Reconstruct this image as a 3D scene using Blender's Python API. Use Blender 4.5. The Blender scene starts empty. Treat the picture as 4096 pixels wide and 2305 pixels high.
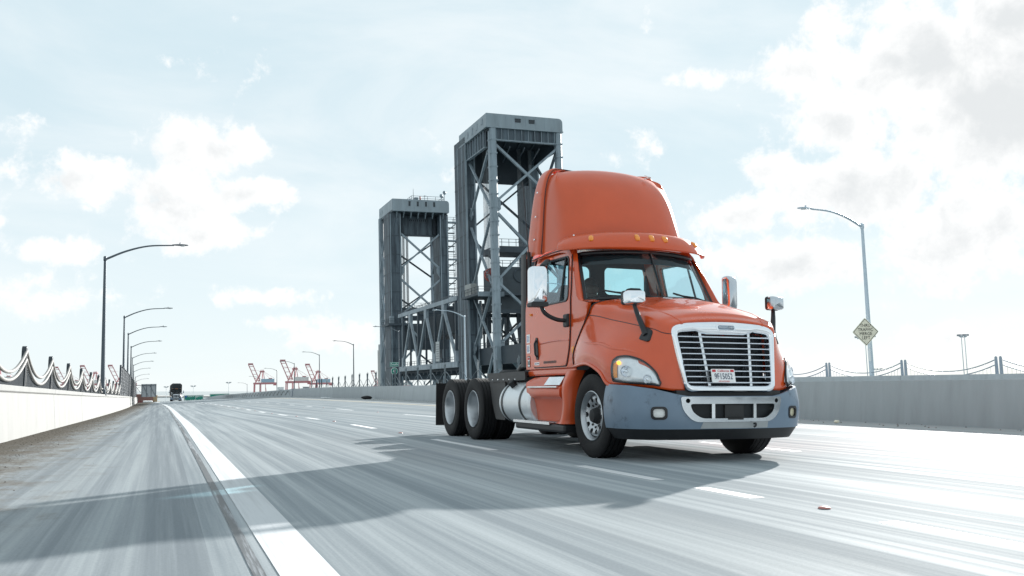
import bpy, bmesh, math, random
from mathutils import Vector, Matrix
from mathutils.geometry import delaunay_2d_cdt
random.seed(7)
D = bpy.data
SC = bpy.context.scene
COL = SC.collection
rad = math.radians

# ---------------------------------------------------------------- camera
cam_d = D.cameras.new('camera'); cam = D.objects.new('camera', cam_d); COL.objects.link(cam)
cam_d.sensor_width = 36.0; cam_d.lens = 36.0 * 907.4 / 1024.0
cam_d.clip_start = 0.05; cam_d.clip_end = 20000
YAW, PIT = rad(20.95), rad(6.415)
fwd = Vector((math.sin(YAW) * math.cos(PIT), math.cos(YAW) * math.cos(PIT), math.sin(PIT)))
rgt = Vector((math.cos(YAW), -math.sin(YAW), 0)); upv = rgt.cross(fwd)
cam.matrix_world = Matrix(((rgt.x, upv.x, -fwd.x, 0), (rgt.y, upv.y, -fwd.y, 0), (rgt.z, upv.z, -fwd.z, 0.823), (0, 0, 0, 1)))
SC.camera = cam

# ---------------------------------------------------------------- light
SUN_AZ, SUN_EL = 49.0, 20.0          # degrees from +Y towards +X, above the horizon
sun_d = D.lights.new('sun', 'SUN'); sun = D.objects.new('sun', sun_d); COL.objects.link(sun)
sun_d.energy = 5.0; sun_d.angle = rad(0.9); sun_d.color = (1.0, 0.975, 0.935)
sdir = Vector((math.sin(rad(SUN_AZ)) * math.cos(rad(SUN_EL)), math.cos(rad(SUN_AZ)) * math.cos(rad(SUN_EL)), math.sin(rad(SUN_EL))))
sun.rotation_euler = sdir.to_track_quat('Z', 'Y').to_euler()
sun.location = (60, 60, 60)
SC.view_settings.view_transform = 'Standard'; SC.view_settings.look = 'None'
SC.view_settings.gamma = 1.0; SC.view_settings.use_curve_mapping = False
SC.view_settings.exposure = 1.36
SKY_STRENGTH = 0.064

# clouds: azimuth, elevation, half widths in degrees, weight
CLOUDS = [(1.0,14.2,2.7,1.9,1),(0.9,11.3,3.0,2.6,1),(-3.6,12.3,2.6,1.5,.95),(5.3,12.1,1.9,.9,.9),(3.8,14.6,1.9,1.3,.9),(1.7,9.2,2.4,1.2,.8),
 (5.5,5.6,2.7,.75,.8),(6.7,4.0,2.7,.75,.7),(-6.1,5.0,5.8,1.5,.6),(-6.8,7.8,3.8,.8,.55),
 (39.1,19.0,2.8,2.3,.95),(41.3,15.9,4.2,2.6,1.05),(45.9,18.7,5.4,3.0,1.1),(49.4,15.5,5.5,4.3,1.2),(41.7,11.8,5.6,2.6,1.1),(47.5,9.0,6.0,3.1,1.1),
 (37.2,13.6,2.5,1.5,.9),(35.3,10.7,2.9,1.5,.9),(41.0,21.3,2.4,1.6,.9),(50.7,20.1,3.5,2.1,1),(38.7,7.8,4.8,1.4,.9),(47.2,3.1,2.6,.7,.8),
 (49.9,1.9,1.9,1.0,.9),(37.9,0.9,3.6,1.2,.7),(9.6,3.1,3.2,.9,.6),(33.0,18.9,2.8,.6,.55),(30.,8.2,4.5,.9,.5)]
w = D.worlds.new('World'); SC.world = w; w.use_nodes = True
nt = w.node_tree; nt.nodes.clear()
def N(t, **k):
    n = nt.nodes.new(t)
    for a, b in k.items(): setattr(n, a, b)
    return n
def L(a, b): nt.links.new(a, b)
def M(op, a, b=None, c=None, clamp=False):
    n = N('ShaderNodeMath', operation=op, use_clamp=clamp)
    for i, x in enumerate((a, b, c)):
        if x is None: continue
        if hasattr(x, 'links'): L(x, n.inputs[i])
        else: n.inputs[i].default_value = x
    return n.outputs[0]
tc = N('ShaderNodeTexCoord'); dirv = tc.outputs['Generated']
def noise(vec, scale, detail=6, rough=.55, dist=0.0):
    n = N('ShaderNodeTexNoise'); n.inputs['Scale'].default_value = scale; n.inputs['Detail'].default_value = detail
    n.inputs['Roughness'].default_value = rough; n.inputs['Distortion'].default_value = dist
    L(vec, n.inputs['Vector']); return n.outputs['Fac']
def density(vec):
    sp = N('ShaderNodeSeparateXYZ'); L(vec, sp.inputs[0])
    az = M('MULTIPLY', M('ARCTAN2', sp.outputs[0], sp.outputs[1]), 57.2958); el = M('MULTIPLY', M('ARCSINE', sp.outputs[2]), 57.2958)
    n1 = noise(vec, 9, 9, .62, .35); n2 = noise(vec, 34, 9, .66, .2); n3 = noise(vec, 4.2, 4, .5); acc = None
    for (a, e, ra, re, wt) in CLOUDS:
        dx = M('DIVIDE', M('SUBTRACT', az, a), ra * 1.25); dy = M('DIVIDE', M('SUBTRACT', el, e), re * 1.25)
        d2 = M('SQRT', M('ADD', M('MULTIPLY', dx, dx), M('MULTIPLY', dy, dy)))
        v = M('MULTIPLY_ADD', d2, -wt, wt); acc = v if acc is None else M('SMOOTH_MAX', acc, v, .35)
    # elsewhere in the sky a scattered field of the same kind of cloud
    acc = M('MAXIMUM', acc, M('MINIMUM', M('MULTIPLY_ADD', n3, 3.4, -2.15), .6))
    return M('ADD', acc, M('ADD', M('MULTIPLY_ADD', n1, 2.0, -1.0), M('MULTIPLY_ADD', n2, 1.5, -.75))), el
dens, el = density(dirv)
vs_ = N('ShaderNodeVectorMath', operation='ADD'); L(dirv, vs_.inputs[0]); vs_.inputs[1].default_value = tuple(sdir * .035)
vn_ = N('ShaderNodeVectorMath', operation='NORMALIZE'); L(vs_.outputs[0], vn_.inputs[0])
dens2, _ = density(vn_.outputs[0])          # the same cloud one step towards the sun: what shades this point
mr = N('ShaderNodeMapRange', interpolation_type='SMOOTHSTEP'); L(dens, mr.inputs[0])
mr.inputs[1].default_value = .08; mr.inputs[2].default_value = .55
mask = mr.outputs[0]
thick = N('ShaderNodeMapRange', interpolation_type='SMOOTHSTEP'); L(M('ADD', M('MULTIPLY', dens2, .75), M('MULTIPLY', dens, .25)), thick.inputs[0])
thick.inputs[1].default_value = .30; thick.inputs[2].default_value = 1.25
sky = N('ShaderNodeTexSky', sky_type='NISHITA'); sky.sun_disc = False
sky.sun_elevation = rad(SUN_EL); sky.sun_rotation = rad(SUN_AZ); sky.altitude = 10
sky.air_density = 1.0; sky.dust_density = .3; sky.ozone_density = 1.0
# thin high veil over the whole sky
veil = N('ShaderNodeMix', data_type='RGBA'); veil.inputs['Factor'].default_value = .955
skm = N('ShaderNodeMix', data_type='RGBA', blend_type='MULTIPLY'); skm.inputs['Factor'].default_value = 1
L(sky.outputs[0], skm.inputs['A']); skm.inputs['B'].default_value = (1, 1, 1, 1)
L(skm.outputs['Result'], veil.inputs['A'])
hz = N('ShaderNodeMapRange', interpolation_type='SMOOTHSTEP'); L(el, hz.inputs[0]); hz.inputs[1].default_value = -1; hz.inputs[2].default_value = 17; hz.inputs[3].default_value = 1; hz.inputs[4].default_value = 0
hzc = N('ShaderNodeMix', data_type='RGBA'); L(hz.outputs[0], hzc.inputs['Factor']); hzc.inputs['A'].default_value = (4.25, 5.15, 5.55, 1); hzc.inputs['B'].default_value = (5.35, 5.9, 6.1, 1)
ci = N('ShaderNodeMapping'); ci.inputs['Scale'].default_value = (1, 1, 3.2); L(dirv, ci.inputs[0])
cim = N('ShaderNodeMapRange', interpolation_type='SMOOTHSTEP'); L(noise(ci.outputs[0], 2.6, 7, .58, .5), cim.inputs[0]); cim.inputs[1].default_value = .36; cim.inputs[2].default_value = .72; cim.inputs[4].default_value = .75
cic = N('ShaderNodeMix', data_type='RGBA'); L(cim.outputs[0], cic.inputs['Factor']); L(hzc.outputs['Result'], cic.inputs['A']); cic.inputs['B'].default_value = (5.75, 6.1, 6.2, 1)
L(cic.outputs['Result'], veil.inputs['B'])
cl = N('ShaderNodeMix', data_type='RGBA'); L(thick.outputs[0], cl.inputs['Factor'])
cl.inputs['A'].default_value = (6.6, 6.62, 6.6, 1); cl.inputs['B'].default_value = (4.95, 5.12, 5.2, 1)
mx = N('ShaderNodeMix', data_type='RGBA'); L(mask, mx.inputs['Factor']); L(veil.outputs['Result'], mx.inputs['A']); L(cl.outputs['Result'], mx.inputs['B'])
bg = N('ShaderNodeBackground'); bg.inputs['Strength'].default_value = SKY_STRENGTH; L(mx.outputs['Result'], bg.inputs['Color'])
wo = N('ShaderNodeOutputWorld'); L(bg.outputs[0], wo.inputs[0])
w.cycles.sampling_method = 'MANUAL'; w.cycles.sample_map_resolution = 512

# ---------------------------------------------------------------- helpers
def link(o, parent=None):
    COL.objects.link(o)
    if parent is not None: o.parent = parent
    return o
def tag(o, label=None, cat=None, group=None, kind=None):
    if label: o['label'] = label
    if cat: o['category'] = cat
    if group: o['group'] = group
    if kind: o['kind'] = kind
    return o
def empty(name, loc=(0, 0, 0), rot=(0, 0, 0), label=None, cat=None, group=None):
    o = D.objects.new(name, None); o.empty_display_size = .2
    o.location = loc; o.rotation_euler = rot; link(o); return tag(o, label, cat, group)
def copy_tree(o, parent=None):
    c = o.copy(); link(c, parent)
    for ch in o.children: copy_tree(ch, c)
    return c
def cr(pts, n, closed=False):
    """Catmull-Rom through the points, n steps a span"""
    P = [Vector(p) for p in pts]; m = len(P); out = []
    if closed:
        g = lambda i: P[i % m]; spans = m
    else:
        g = lambda i: P[i] if 0 <= i < m else (P[0] * 2 - P[1] if i < 0 else P[-1] * 2 - P[-2]); spans = m - 1
    for i in range(spans):
        a, b, c, d = g(i - 1), g(i), g(i + 1), g(i + 2)
        for k in range(n):
            t = k / n
            out.append(.5 * ((2 * b) + (c - a) * t + (2 * a - 5 * b + 4 * c - d) * t * t + (3 * b - a - 3 * c + d) * t ** 3))
    if not closed: out.append(P[-1].copy())
    return out
def loftgrid(G, nr, nc):
    rows = [cr(r, nc) for r in G]
    cols = [cr([r[j] for r in rows], nr) for j in range(len(rows[0]))]
    return [[cols[j][i] for j in range(len(cols))] for i in range(len(cols[0]))]
def mirror_row(r):      # half row ending at u = 0
    return list(r) + [(-p[0], p[1], p[2]) for p in reversed(r[:-1])]
class MB:
    def __init__(s): s.v = []; s.f = []
    def add(s, vs, fs):
        o = len(s.v); s.v += [tuple(v) for v in vs]; s.f += [[o + i for i in f] for f in fs]; return s
    def box(s, x0, x1, y0, y1, z0, z1):
        return s.add([(x0,y0,z0),(x1,y0,z0),(x1,y1,z0),(x0,y1,z0),(x0,y0,z1),(x1,y0,z1),(x1,y1,z1),(x0,y1,z1)],
                     [(0,3,2,1),(4,5,6,7),(0,1,5,4),(1,2,6,5),(2,3,7,6),(3,0,4,7)])
    def beam(s, p, q, w, h=None, up=(0, 0, 1)):
        p, q = Vector(p), Vector(q); h = h or w; d = (q - p).normalized(); up = Vector(up)
        if abs(d.dot(up)) > .98: up = Vector((0, 1, 0))
        a = d.cross(up).normalized() * w / 2; b = a.cross(d).normalized() * h / 2
        return s.add([p-a-b, p+a-b, p+a+b, p-a+b, q-a-b, q+a-b, q+a+b, q-a+b], [(0,3,2,1),(4,5,6,7),(0,1,5,4),(1,2,6,5),(2,3,7,6),(3,0,4,7)])
    def tube(s, pts, r, n=8, caps=True, flat=1.0):
        P = [Vector(p) for p in pts]; m = len(P); rs = r if isinstance(r, (list, tuple)) else [r] * m
        ref = None; vs = []; fs = []
        for i in range(m):
            d = (P[min(i+1, m-1)] - P[max(i-1, 0)]).normalized()
            if ref is None: ref = d.cross(Vector((0,0,1)) if abs(d.z) < .9 else Vector((1,0,0))).normalized()
            ref = (ref - d * ref.dot(d)).normalized(); b = d.cross(ref)
            for k in range(n):
                a = 2 * math.pi * k / n; vs.append(P[i] + (ref * math.cos(a) + b * math.sin(a) * flat) * rs[i])
        for i in range(m - 1):
            for k in range(n): fs.append((i*n+k, i*n+(k+1) % n, (i+1)*n+(k+1) % n, (i+1)*n+k))
        if caps: fs += [tuple(range(n-1, -1, -1)), tuple(range((m-1)*n, m*n))]
        return s.add(vs, fs)
    def lathe(s, prof, org, axis, n=32, closed=False):
        """prof: (radius, distance along the axis)"""
        ax = Vector(axis).normalized(); a = ax.cross(Vector((0,0,1)) if abs(ax.z) < .9 else Vector((1,0,0))).normalized(); b = ax.cross(a); o = Vector(org)
        vs = []; fs = []; m = len(prof)
        for (r, t) in prof:
            for k in range(n):
                g = 2 * math.pi * k / n; vs.append(o + ax * t + (a * math.cos(g) + b * math.sin(g)) * max(r, 1e-4))
        for i in range(m if closed else m - 1):
            j = (i + 1) % m
            for k in range(n): fs.append((i*n+k, i*n+(k+1) % n, j*n+(k+1) % n, j*n+k))
        return s.add(vs, fs)
    def prism(s, poly, fn, t0, t1):
        """2D outline, fn(x, y, t) -> point, between depths t0 and t1"""
        n = len(poly); vs = [fn(x, y, t0) for x, y in poly] + [fn(x, y, t1) for x, y in poly]
        return s.add(vs, [tuple(range(n)), tuple(range(2*n-1, n-1, -1))] + [(i, i+n, (i+1) % n + n, (i+1) % n) for i in range(n)])
    def grid(s, G, closed_c=False):
        R, C = len(G), len(G[0]); vs = [p for r in G for p in r]; fs = []
        for i in range(R-1):
            for j in range(C if closed_c else C-1): fs.append((i*C+j, i*C+(j+1) % C, (i+1)*C+(j+1) % C, (i+1)*C+j))
        return s.add(vs, fs)
    def shell(s, G, off):
        """a grid given thickness by the offset vector or function(point)"""
        R, C = len(G), len(G[0]); f = off if callable(off) else (lambda p: Vector(p) + Vector(off))
        H = [[f(p) for p in r] for r in G]
        s.grid(G); s.grid(H)
        for A, B in ((G[0], H[0]), (G[-1], H[-1]), ([r[0] for r in G], [r[0] for r in H]), ([r[-1] for r in G], [r[-1] for r in H])): s.grid([A, B])
        return s
    def build(s, name, mat, parent=None, smooth=None, bevel=0, seg=2, weld=True):
        me = D.meshes.new(name); me.from_pydata(s.v, [], s.f)
        bm = bmesh.new(); bm.from_mesh(me)
        if weld: bmesh.ops.remove_doubles(bm, verts=bm.verts, dist=1e-5)
        bmesh.ops.recalc_face_normals(bm, faces=bm.faces); bm.to_mesh(me); bm.free()
        me.materials.append(mat)
        if smooth is not None:
            me.polygons.foreach_set('use_smooth', [True] * len(me.polygons)); me.set_sharp_from_angle(angle=rad(smooth))
        o = D.objects.new(name, me); link(o, parent)
        if bevel:
            b = o.modifiers.new('bevel', 'BEVEL'); b.width = bevel; b.segments = seg; b.limit_method = 'ANGLE'; b.angle_limit = rad(40); b.harden_normals = False
        return o
def inside(p, poly):
    x, y = p; c = False; n = len(poly); j = n - 1
    for i in range(n):
        xi, yi = poly[i]; xj, yj = poly[j]
        if (yi > y) != (yj > y) and x < (xj - xi) * (y - yi) / (yj - yi) + xi: c = not c
        j = i
    return c
def rrect(x0, x1, y0, y1, r, n=5):
    out = []
    for cx_, cy_, a0 in ((x1-r, y0+r, -90), (x1-r, y1-r, 0), (x0+r, y1-r, 90), (x0+r, y0+r, 180)):
        for k in range(n + 1):
            a = rad(a0 + 90 * k / n); out.append((cx_ + r * math.cos(a), cy_ + r * math.sin(a)))
    return out
def rpoly(pts, r, n=4):
    """a polygon with rounded corners; r one radius or one for each corner"""
    out = []; m = len(pts)
    for i in range(m):
        rr = r[i] if isinstance(r, (list, tuple)) else r
        p = Vector(pts[i]); a = (Vector(pts[i-1]) - p); b = (Vector(pts[(i+1) % m]) - p)
        d = min(rr, a.length * .48, b.length * .48); a = a.normalized() * d; b = b.normalized() * d
        if d < 1e-5: out.append(tuple(p)); continue
        for k in range(n + 1):
            t = k / n; q = (p + a) * (1-t) ** 2 + p * 2 * t * (1-t) + (p + b) * t * t; out.append((q.x, q.y))
    return out
def sheet(outline, holes, fn, step=.06, thick=.02):
    """flat outline with holes, triangulated finely, bent by fn(x, y, depth)"""
    pts = []; edges = []
    for loop in [outline] + holes:
        st = len(pts); n = len(loop)
        for i in range(n):
            a, b = Vector(loop[i]), Vector(loop[(i+1) % n]); k = max(1, int((b - a).length / step))
            for j in range(k): pts.append(a + (b - a) * j / k)
        edges += [(i, i + 1 if i + 1 < len(pts) else st) for i in range(st, len(pts))]
    xs = [p.x for p in pts]; ys = [p.y for p in pts]; bd = list(pts)
    x = min(xs) + step * .5
    while x < max(xs):
        y = min(ys) + step * .5
        while y < max(ys):
            if inside((x, y), outline) and not any(inside((x, y), h) for h in holes) and all((q.x-x)**2 + (q.y-y)**2 > (step*.45)**2 for q in bd): pts.append(Vector((x, y)))
            y += step
        x += step
    r = delaunay_2d_cdt(pts, edges, [], 2, 1e-6); V = r[0]; T = [list(t) for t in r[2]]
    T = [t for t in T if inside(tuple(sum((V[i] for i in t), Vector((0, 0))) / 3), outline) and not any(inside(tuple(sum((V[i] for i in t), Vector((0, 0))) / 3), h) for h in holes)]
    m = MB(); n = len(V)
    vs = [fn(p.x, p.y, 0) for p in V] + [fn(p.x, p.y, thick) for p in V]
    cnt = {}
    for t in T:
        for a, b in ((t[0], t[1]), (t[1], t[2]), (t[2], t[0])): cnt[(min(a, b), max(a, b))] = cnt.get((min(a, b), max(a, b)), 0) + 1
    fs = T + [[i + n for i in reversed(t)] for t in T] + [[a, b, b + n, a + n] for (a, b), c in cnt.items() if c == 1]
    return m.add(vs, fs)
_fontcache = {}
def text(name, s, mat, parent, size, mtx, align='CENTER', extrude=.001, xscale=1.0, shear=0.0):
    """flat lettering standing in the local XY plane of mtx"""
    c = D.curves.new('t', 'FONT'); c.body = s; c.size = size; c.align_x = align; c.align_y = 'CENTER'; c.extrude = extrude; c.shear = shear; c.resolution_u = 2
    o = D.objects.new('t', c); COL.objects.link(o); bpy.context.view_layer.update()
    me = D.meshes.new_from_object(o.evaluated_get(bpy.context.evaluated_depsgraph_get()))
    D.objects.remove(o); D.curves.remove(c)
    me.transform(mtx @ Matrix.Diagonal((xscale, 1, 1, 1))); me.materials.clear(); me.materials.append(mat); me.name = name
    return link(D.objects.new(name, me), parent)
def frame(o, x, y):
    """matrix with origin o, local x and y axes given"""
    x = Vector(x).normalized(); y = Vector(y); y = (y - x * y.dot(x)).normalized(); z = x.cross(y); o = Vector(o)
    return Matrix(((x.x, y.x, z.x, o.x), (x.y, y.y, z.y, o.y), (x.z, y.z, z.z, o.z), (0, 0, 0, 1)))

# ---------------------------------------------------------------- materials
def mat(name, col, rough=.6, metal=0.0, coat=0.0, spec=.5, var=0.0, vscale=3.0, stretch=(1, 1, 1), bump=0.0, bscale=40.0, dirt=None, dscale=1.5, dth=(.5, .75), rvar=0.0, emit=None, estr=0.0, coords='Object', rnd=0.0, coatr=.08):
    m = D.materials.new(name); m.use_nodes = True; t = m.node_tree; b = t.nodes['Principled BSDF']
    b.inputs['Roughness'].default_value = rough; b.inputs['Metallic'].default_value = metal
    b.inputs['Coat Weight'].default_value = coat; b.inputs['Coat Roughness'].default_value = coatr; b.inputs['Specular IOR Level'].default_value = spec
    b.inputs['Base Color'].default_value = (*col, 1)
    def nn(ty, **k):
        n = t.nodes.new(ty)
        for a, v in k.items(): setattr(n, a, v)
        return n
    cur = None
    if var or bump or dirt or rvar or rnd:
        c = nn('ShaderNodeTexCoord'); mp = nn('ShaderNodeMapping'); mp.inputs['Scale'].default_value = stretch
        t.links.new(c.outputs[coords], mp.inputs['Vector'])
    if var:
        n = nn('ShaderNodeTexNoise'); n.inputs['Scale'].default_value = vscale; n.inputs['Detail'].default_value = 7; n.inputs['Roughness'].default_value = .62
        t.links.new(mp.outputs[0], n.inputs['Vector'])
        mr_ = nn('ShaderNodeMapRange'); mr_.inputs[1].default_value = .25; mr_.inputs[2].default_value = .75; mr_.inputs[3].default_value = 1 - var; mr_.inputs[4].default_value = 1 + var
        t.links.new(n.outputs['Fac'], mr_.inputs[0])
        x = nn('ShaderNodeMix', data_type='RGBA', blend_type='MULTIPLY'); x.inputs['Factor'].default_value = 1; x.inputs['A'].default_value = (*col, 1)
        t.links.new(mr_.outputs[0], x.inputs['B']); cur = x.outputs['Result']
        if rvar:
            r_ = nn('ShaderNodeMapRange'); r_.inputs[1].default_value = .3; r_.inputs[2].default_value = .7; r_.inputs[3].default_value = max(0, rough - rvar); r_.inputs[4].default_value = rough + rvar
            t.links.new(n.outputs['Fac'], r_.inputs[0]); t.links.new(r_.outputs[0], b.inputs['Roughness'])
    if dirt:
        n = nn('ShaderNodeTexNoise'); n.inputs['Scale'].default_value = dscale; n.inputs['Detail'].default_value = 9; n.inputs['Roughness'].default_value = .7
        t.links.new(mp.outputs[0], n.inputs['Vector'])
        mr_ = nn('ShaderNodeMapRange', interpolation_type='SMOOTHSTEP'); mr_.inputs[1].default_value = dth[0]; mr_.inputs[2].default_value = dth[1]
        t.links.new(n.outputs['Fac'], mr_.inputs[0])
        x = nn('ShaderNodeMix', data_type='RGBA'); t.links.new(mr_.outputs[0], x.inputs['Factor'])
        if cur: t.links.new(cur, x.inputs['A'])
        else: x.inputs['A'].default_value = (*col, 1)
        x.inputs['B'].default_value = (*dirt, 1); cur = x.outputs['Result']
    if rnd:
        oi = nn('ShaderNodeObjectInfo'); mr_ = nn('ShaderNodeMapRange'); mr_.inputs[3].default_value = 1 - rnd; mr_.inputs[4].default_value = 1 + rnd * .5
        t.links.new(oi.outputs['Random'], mr_.inputs[0])
        x = nn('ShaderNodeMix', data_type='RGBA', blend_type='MULTIPLY'); x.inputs['Factor'].default_value = 1
        if cur: t.links.new(cur, x.inputs['A'])
        else: x.inputs['A'].default_value = (*col, 1)
        t.links.new(mr_.outputs[0], x.inputs['B']); cur = x.outputs['Result']
    if cur: t.links.new(cur, b.inputs['Base Color'])
    if bump:
        n = nn('ShaderNodeTexNoise'); n.inputs['Scale'].default_value = bscale; n.inputs['Detail'].default_value = 5
        t.links.new(mp.outputs[0], n.inputs['Vector']); bp = nn('ShaderNodeBump'); bp.inputs['Strength'].default_value = bump; bp.inputs['Distance'].default_value = .02
        t.links.new(n.outputs['Fac'], bp.inputs['Height']); t.links.new(bp.outputs[0], b.inputs['Normal'])
    if emit: b.inputs['Emission Color'].default_value = (*emit, 1); b.inputs['Emission Strength'].default_value = estr
    return m
def glass(name, tint, refl=1.0, rough=.02):
    # thin pane: straight transmission plus a Schlick reflection that is the same from both sides
    m = D.materials.new(name); m.use_nodes = True; t = m.node_tree; t.nodes.clear()
    o = t.nodes.new('ShaderNodeOutputMaterial'); mi = t.nodes.new('ShaderNodeMixShader'); lw = t.nodes.new('ShaderNodeLayerWeight'); lw.inputs[0].default_value = .5
    pw = t.nodes.new('ShaderNodeMath'); pw.operation = 'POWER'; pw.inputs[1].default_value = 5; t.links.new(lw.outputs['Facing'], pw.inputs[0])
    mm = t.nodes.new('ShaderNodeMath'); mm.operation = 'MULTIPLY_ADD'; mm.inputs[1].default_value = .92 * refl; mm.inputs[2].default_value = .05 * refl; mm.use_clamp = True; t.links.new(pw.outputs[0], mm.inputs[0])
    tr = t.nodes.new('ShaderNodeBsdfTransparent'); tr.inputs[0].default_value = (*tint, 1)
    g = t.nodes.new('ShaderNodeBsdfGlossy'); g.inputs['Roughness'].default_value = rough; g.inputs[0].default_value = (.95, .97, 1, 1)
    t.links.new(mm.outputs[0], mi.inputs[0]); t.links.new(tr.outputs[0], mi.inputs[1]); t.links.new(g.outputs[0], mi.inputs[2]); t.links.new(mi.outputs[0], o.inputs[0])
    return m
MT = dict(
 orange=mat('orange_paint', (.60, .074, .011), .24, coat=.55, coatr=.03, var=.05, vscale=1.2, rvar=.04),
 orange_faded=mat('orange_faded_plastic', (.575, .078, .016), .36, coat=.2, var=.07, vscale=2),
 chrome=mat('chrome', (.82, .84, .87), .08, metal=1, var=.04, vscale=9, rvar=.04),
 alum=mat('polished_aluminium', (.74, .76, .78), .24, metal=1, var=.12, vscale=6, rvar=.08),
 brushed=mat('brushed_tank', (.70, .73, .75), .38, metal=.6, var=.06, vscale=2, dirt=(.16, .15, .14), dscale=7, dth=(.66, .78)),
 bumper=mat('grey_bumper_plastic', (.155, .215, .285), .36, var=.14, vscale=2.2, dirt=(.05, .07, .10), dscale=3.4, dth=(.56, .72)),
 bumper_strip=mat('bare_bumper_strip', (.34, .36, .37), .42, var=.12, vscale=5, dirt=(.10, .10, .10), dscale=5, dth=(.62, .8)),
 insert=mat('satin_chrome', (.52, .55, .58), .2, metal=1, var=.1, vscale=6, rvar=.06),
 wheel=mat('wheel_aluminium', (.46, .48, .50), .36, metal=.9, var=.15, vscale=5, rvar=.1),
 black=mat('black_plastic', (.012, .013, .015), .5, var=.2, vscale=8),
 gasket=mat('black_rubber_gasket', (.008, .009, .012), .35),
 dark=mat('dark_undercarriage', (.014, .015, .017), .75, var=.3, vscale=5, dirt=(.05, .048, .045), dscale=4, dth=(.55, .8)),
 rubber=mat('tyre_rubber', (.008, .008, .009), .7, spec=.3, var=.25, vscale=7, dirt=(.03, .029, .027), dscale=6, dth=(.6, .85), bump=.2, bscale=60),
 radiator=mat('radiator', (.012, .02, .028), .5, var=.3, vscale=30, stretch=(8, 1, 1)),
 hl_lens=glass('headlamp_lens', (.93, .95, .96), 1.2),
 reflector=mat('lamp_reflector', (.80, .81, .82), .28, metal=.45, var=.1, vscale=14),
 amber=mat('amber_lens', (.85, .28, .02), .2, coat=.5),
 amber_lit=mat('amber_lit_lens', (.9, .35, .03), .2, coat=.5, emit=(1, .42, .04), estr=1.0),
 clear=mat('clear_lamp_glass', (.75, .76, .74), .12, coat=.8, var=.1, vscale=25),
 yellowed=mat('yellowed_fog_lens', (.60, .56, .40), .2, coat=.5),
 glass=glass('tinted_glass', (.78, .93, .95), .65),
 winglass=glass('side_glass', (.84, .93, .96), 1.0),
 interior=mat('dark_interior', (.009, .016, .021), .8, var=.2, vscale=4),
 seat=mat('seat_fabric', (.015, .022, .03), .9, var=.2, vscale=12),
 white=mat('white_paint', (.78, .78, .77), .5, var=.05, vscale=6),
 plate=mat('plate_white', (.80, .80, .80), .35, var=.05, vscale=12),
 red=mat('red_print', (.55, .02, .03), .5),
 navy=mat('navy_print', (.02, .035, .09), .5),
 ink=mat('black_print', (.015, .015, .015), .6),
 skin=mat('skin', (.10, .06, .045), .6, var=.08, vscale=14),  # darkened tone, the shade inside the cab put into the skin
 shirt=mat('dark_shirt', (.03, .035, .045), .9, var=.2, vscale=20),
 hair=mat('dark_hair', (.015, .012, .01), .7),
)

# ================================================================ the setting
def hermite(tab):
    xs = [a for a, _ in tab]; ys = [b for _, b in tab]; n = len(xs); m = []
    for i in range(n):
        if i in (0, n-1): m.append(0 if i == 0 else (ys[-1]-ys[-2])/(xs[-1]-xs[-2])); continue
        m.append((ys[i+1]-ys[i-1])/(xs[i+1]-xs[i-1]))
    def f(x):
        if x <= xs[0]: return ys[0]
        if x >= xs[-1]: return ys[-1] + m[-1] * (x - xs[-1])
        i = max(k for k in range(n-1) if xs[k] <= x); h = xs[i+1]-xs[i]; t = (x-xs[i])/h
        return (2*t**3-3*t*t+1)*ys[i] + (t**3-2*t*t+t)*h*m[i] + (-2*t**3+3*t*t)*ys[i+1] + (t**3-t*t)*h*m[i+1]
    return f
zL = hermite([(-150,0),(0,0),(10,-.02),(20,-.13),(50,-.43),(80,-.70),(120,-1.05),(170,-1.46),(200,-1.75),(230,-2.12),(300,-3.4),(400,-6),(600,-12)])
zR = hermite([(-150,0),(0,.02),(20,.05),(54,.12),(105,.06),(130,-.18),(160,-.52),(200,-.98),(250,-1.6),(300,-2.7),(400,-5.6),(600,-12)])
def zM(d, t):
    b = (1-t) * zL(d) + t * zR(d); k = min(1, max(0, (d - 19) / 22)); k = k*k*(3-2*k); return b * k
cxf = hermite([(-150,0),(0,0),(50,0),(82,-.15),(110,-.5),(137,-.9),(171,-1.45),(200,-1.95),(250,-2.8),(300,-3.6),(400,-5),(600,-8)])
def gz(X, d):
    a = [(-3, zL(d)), (3, zM(d, .32)), (9, zM(d, .63)), (16, zR(d))]
    if X <= -3: return a[0][1]
    if X >= 16: return a[3][1]
    for (x0, z0), (x1, z1) in zip(a, a[1:]):
        if X <= x1: return z0 + (z1-z0)*(X-x0)/(x1-x0)
def RP(X, d, h=0.0): return Vector((X + cxf(d), d, gz(X, d) + h))
def drange(a, b):
    out = [a]
    while out[-1] < b - 1e-6:
        s = 1.5 if -20 <= out[-1] < 60 else (4 if -60 <= out[-1] < 260 else 12); out.append(min(b, out[-1] + s))
    return out

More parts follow.
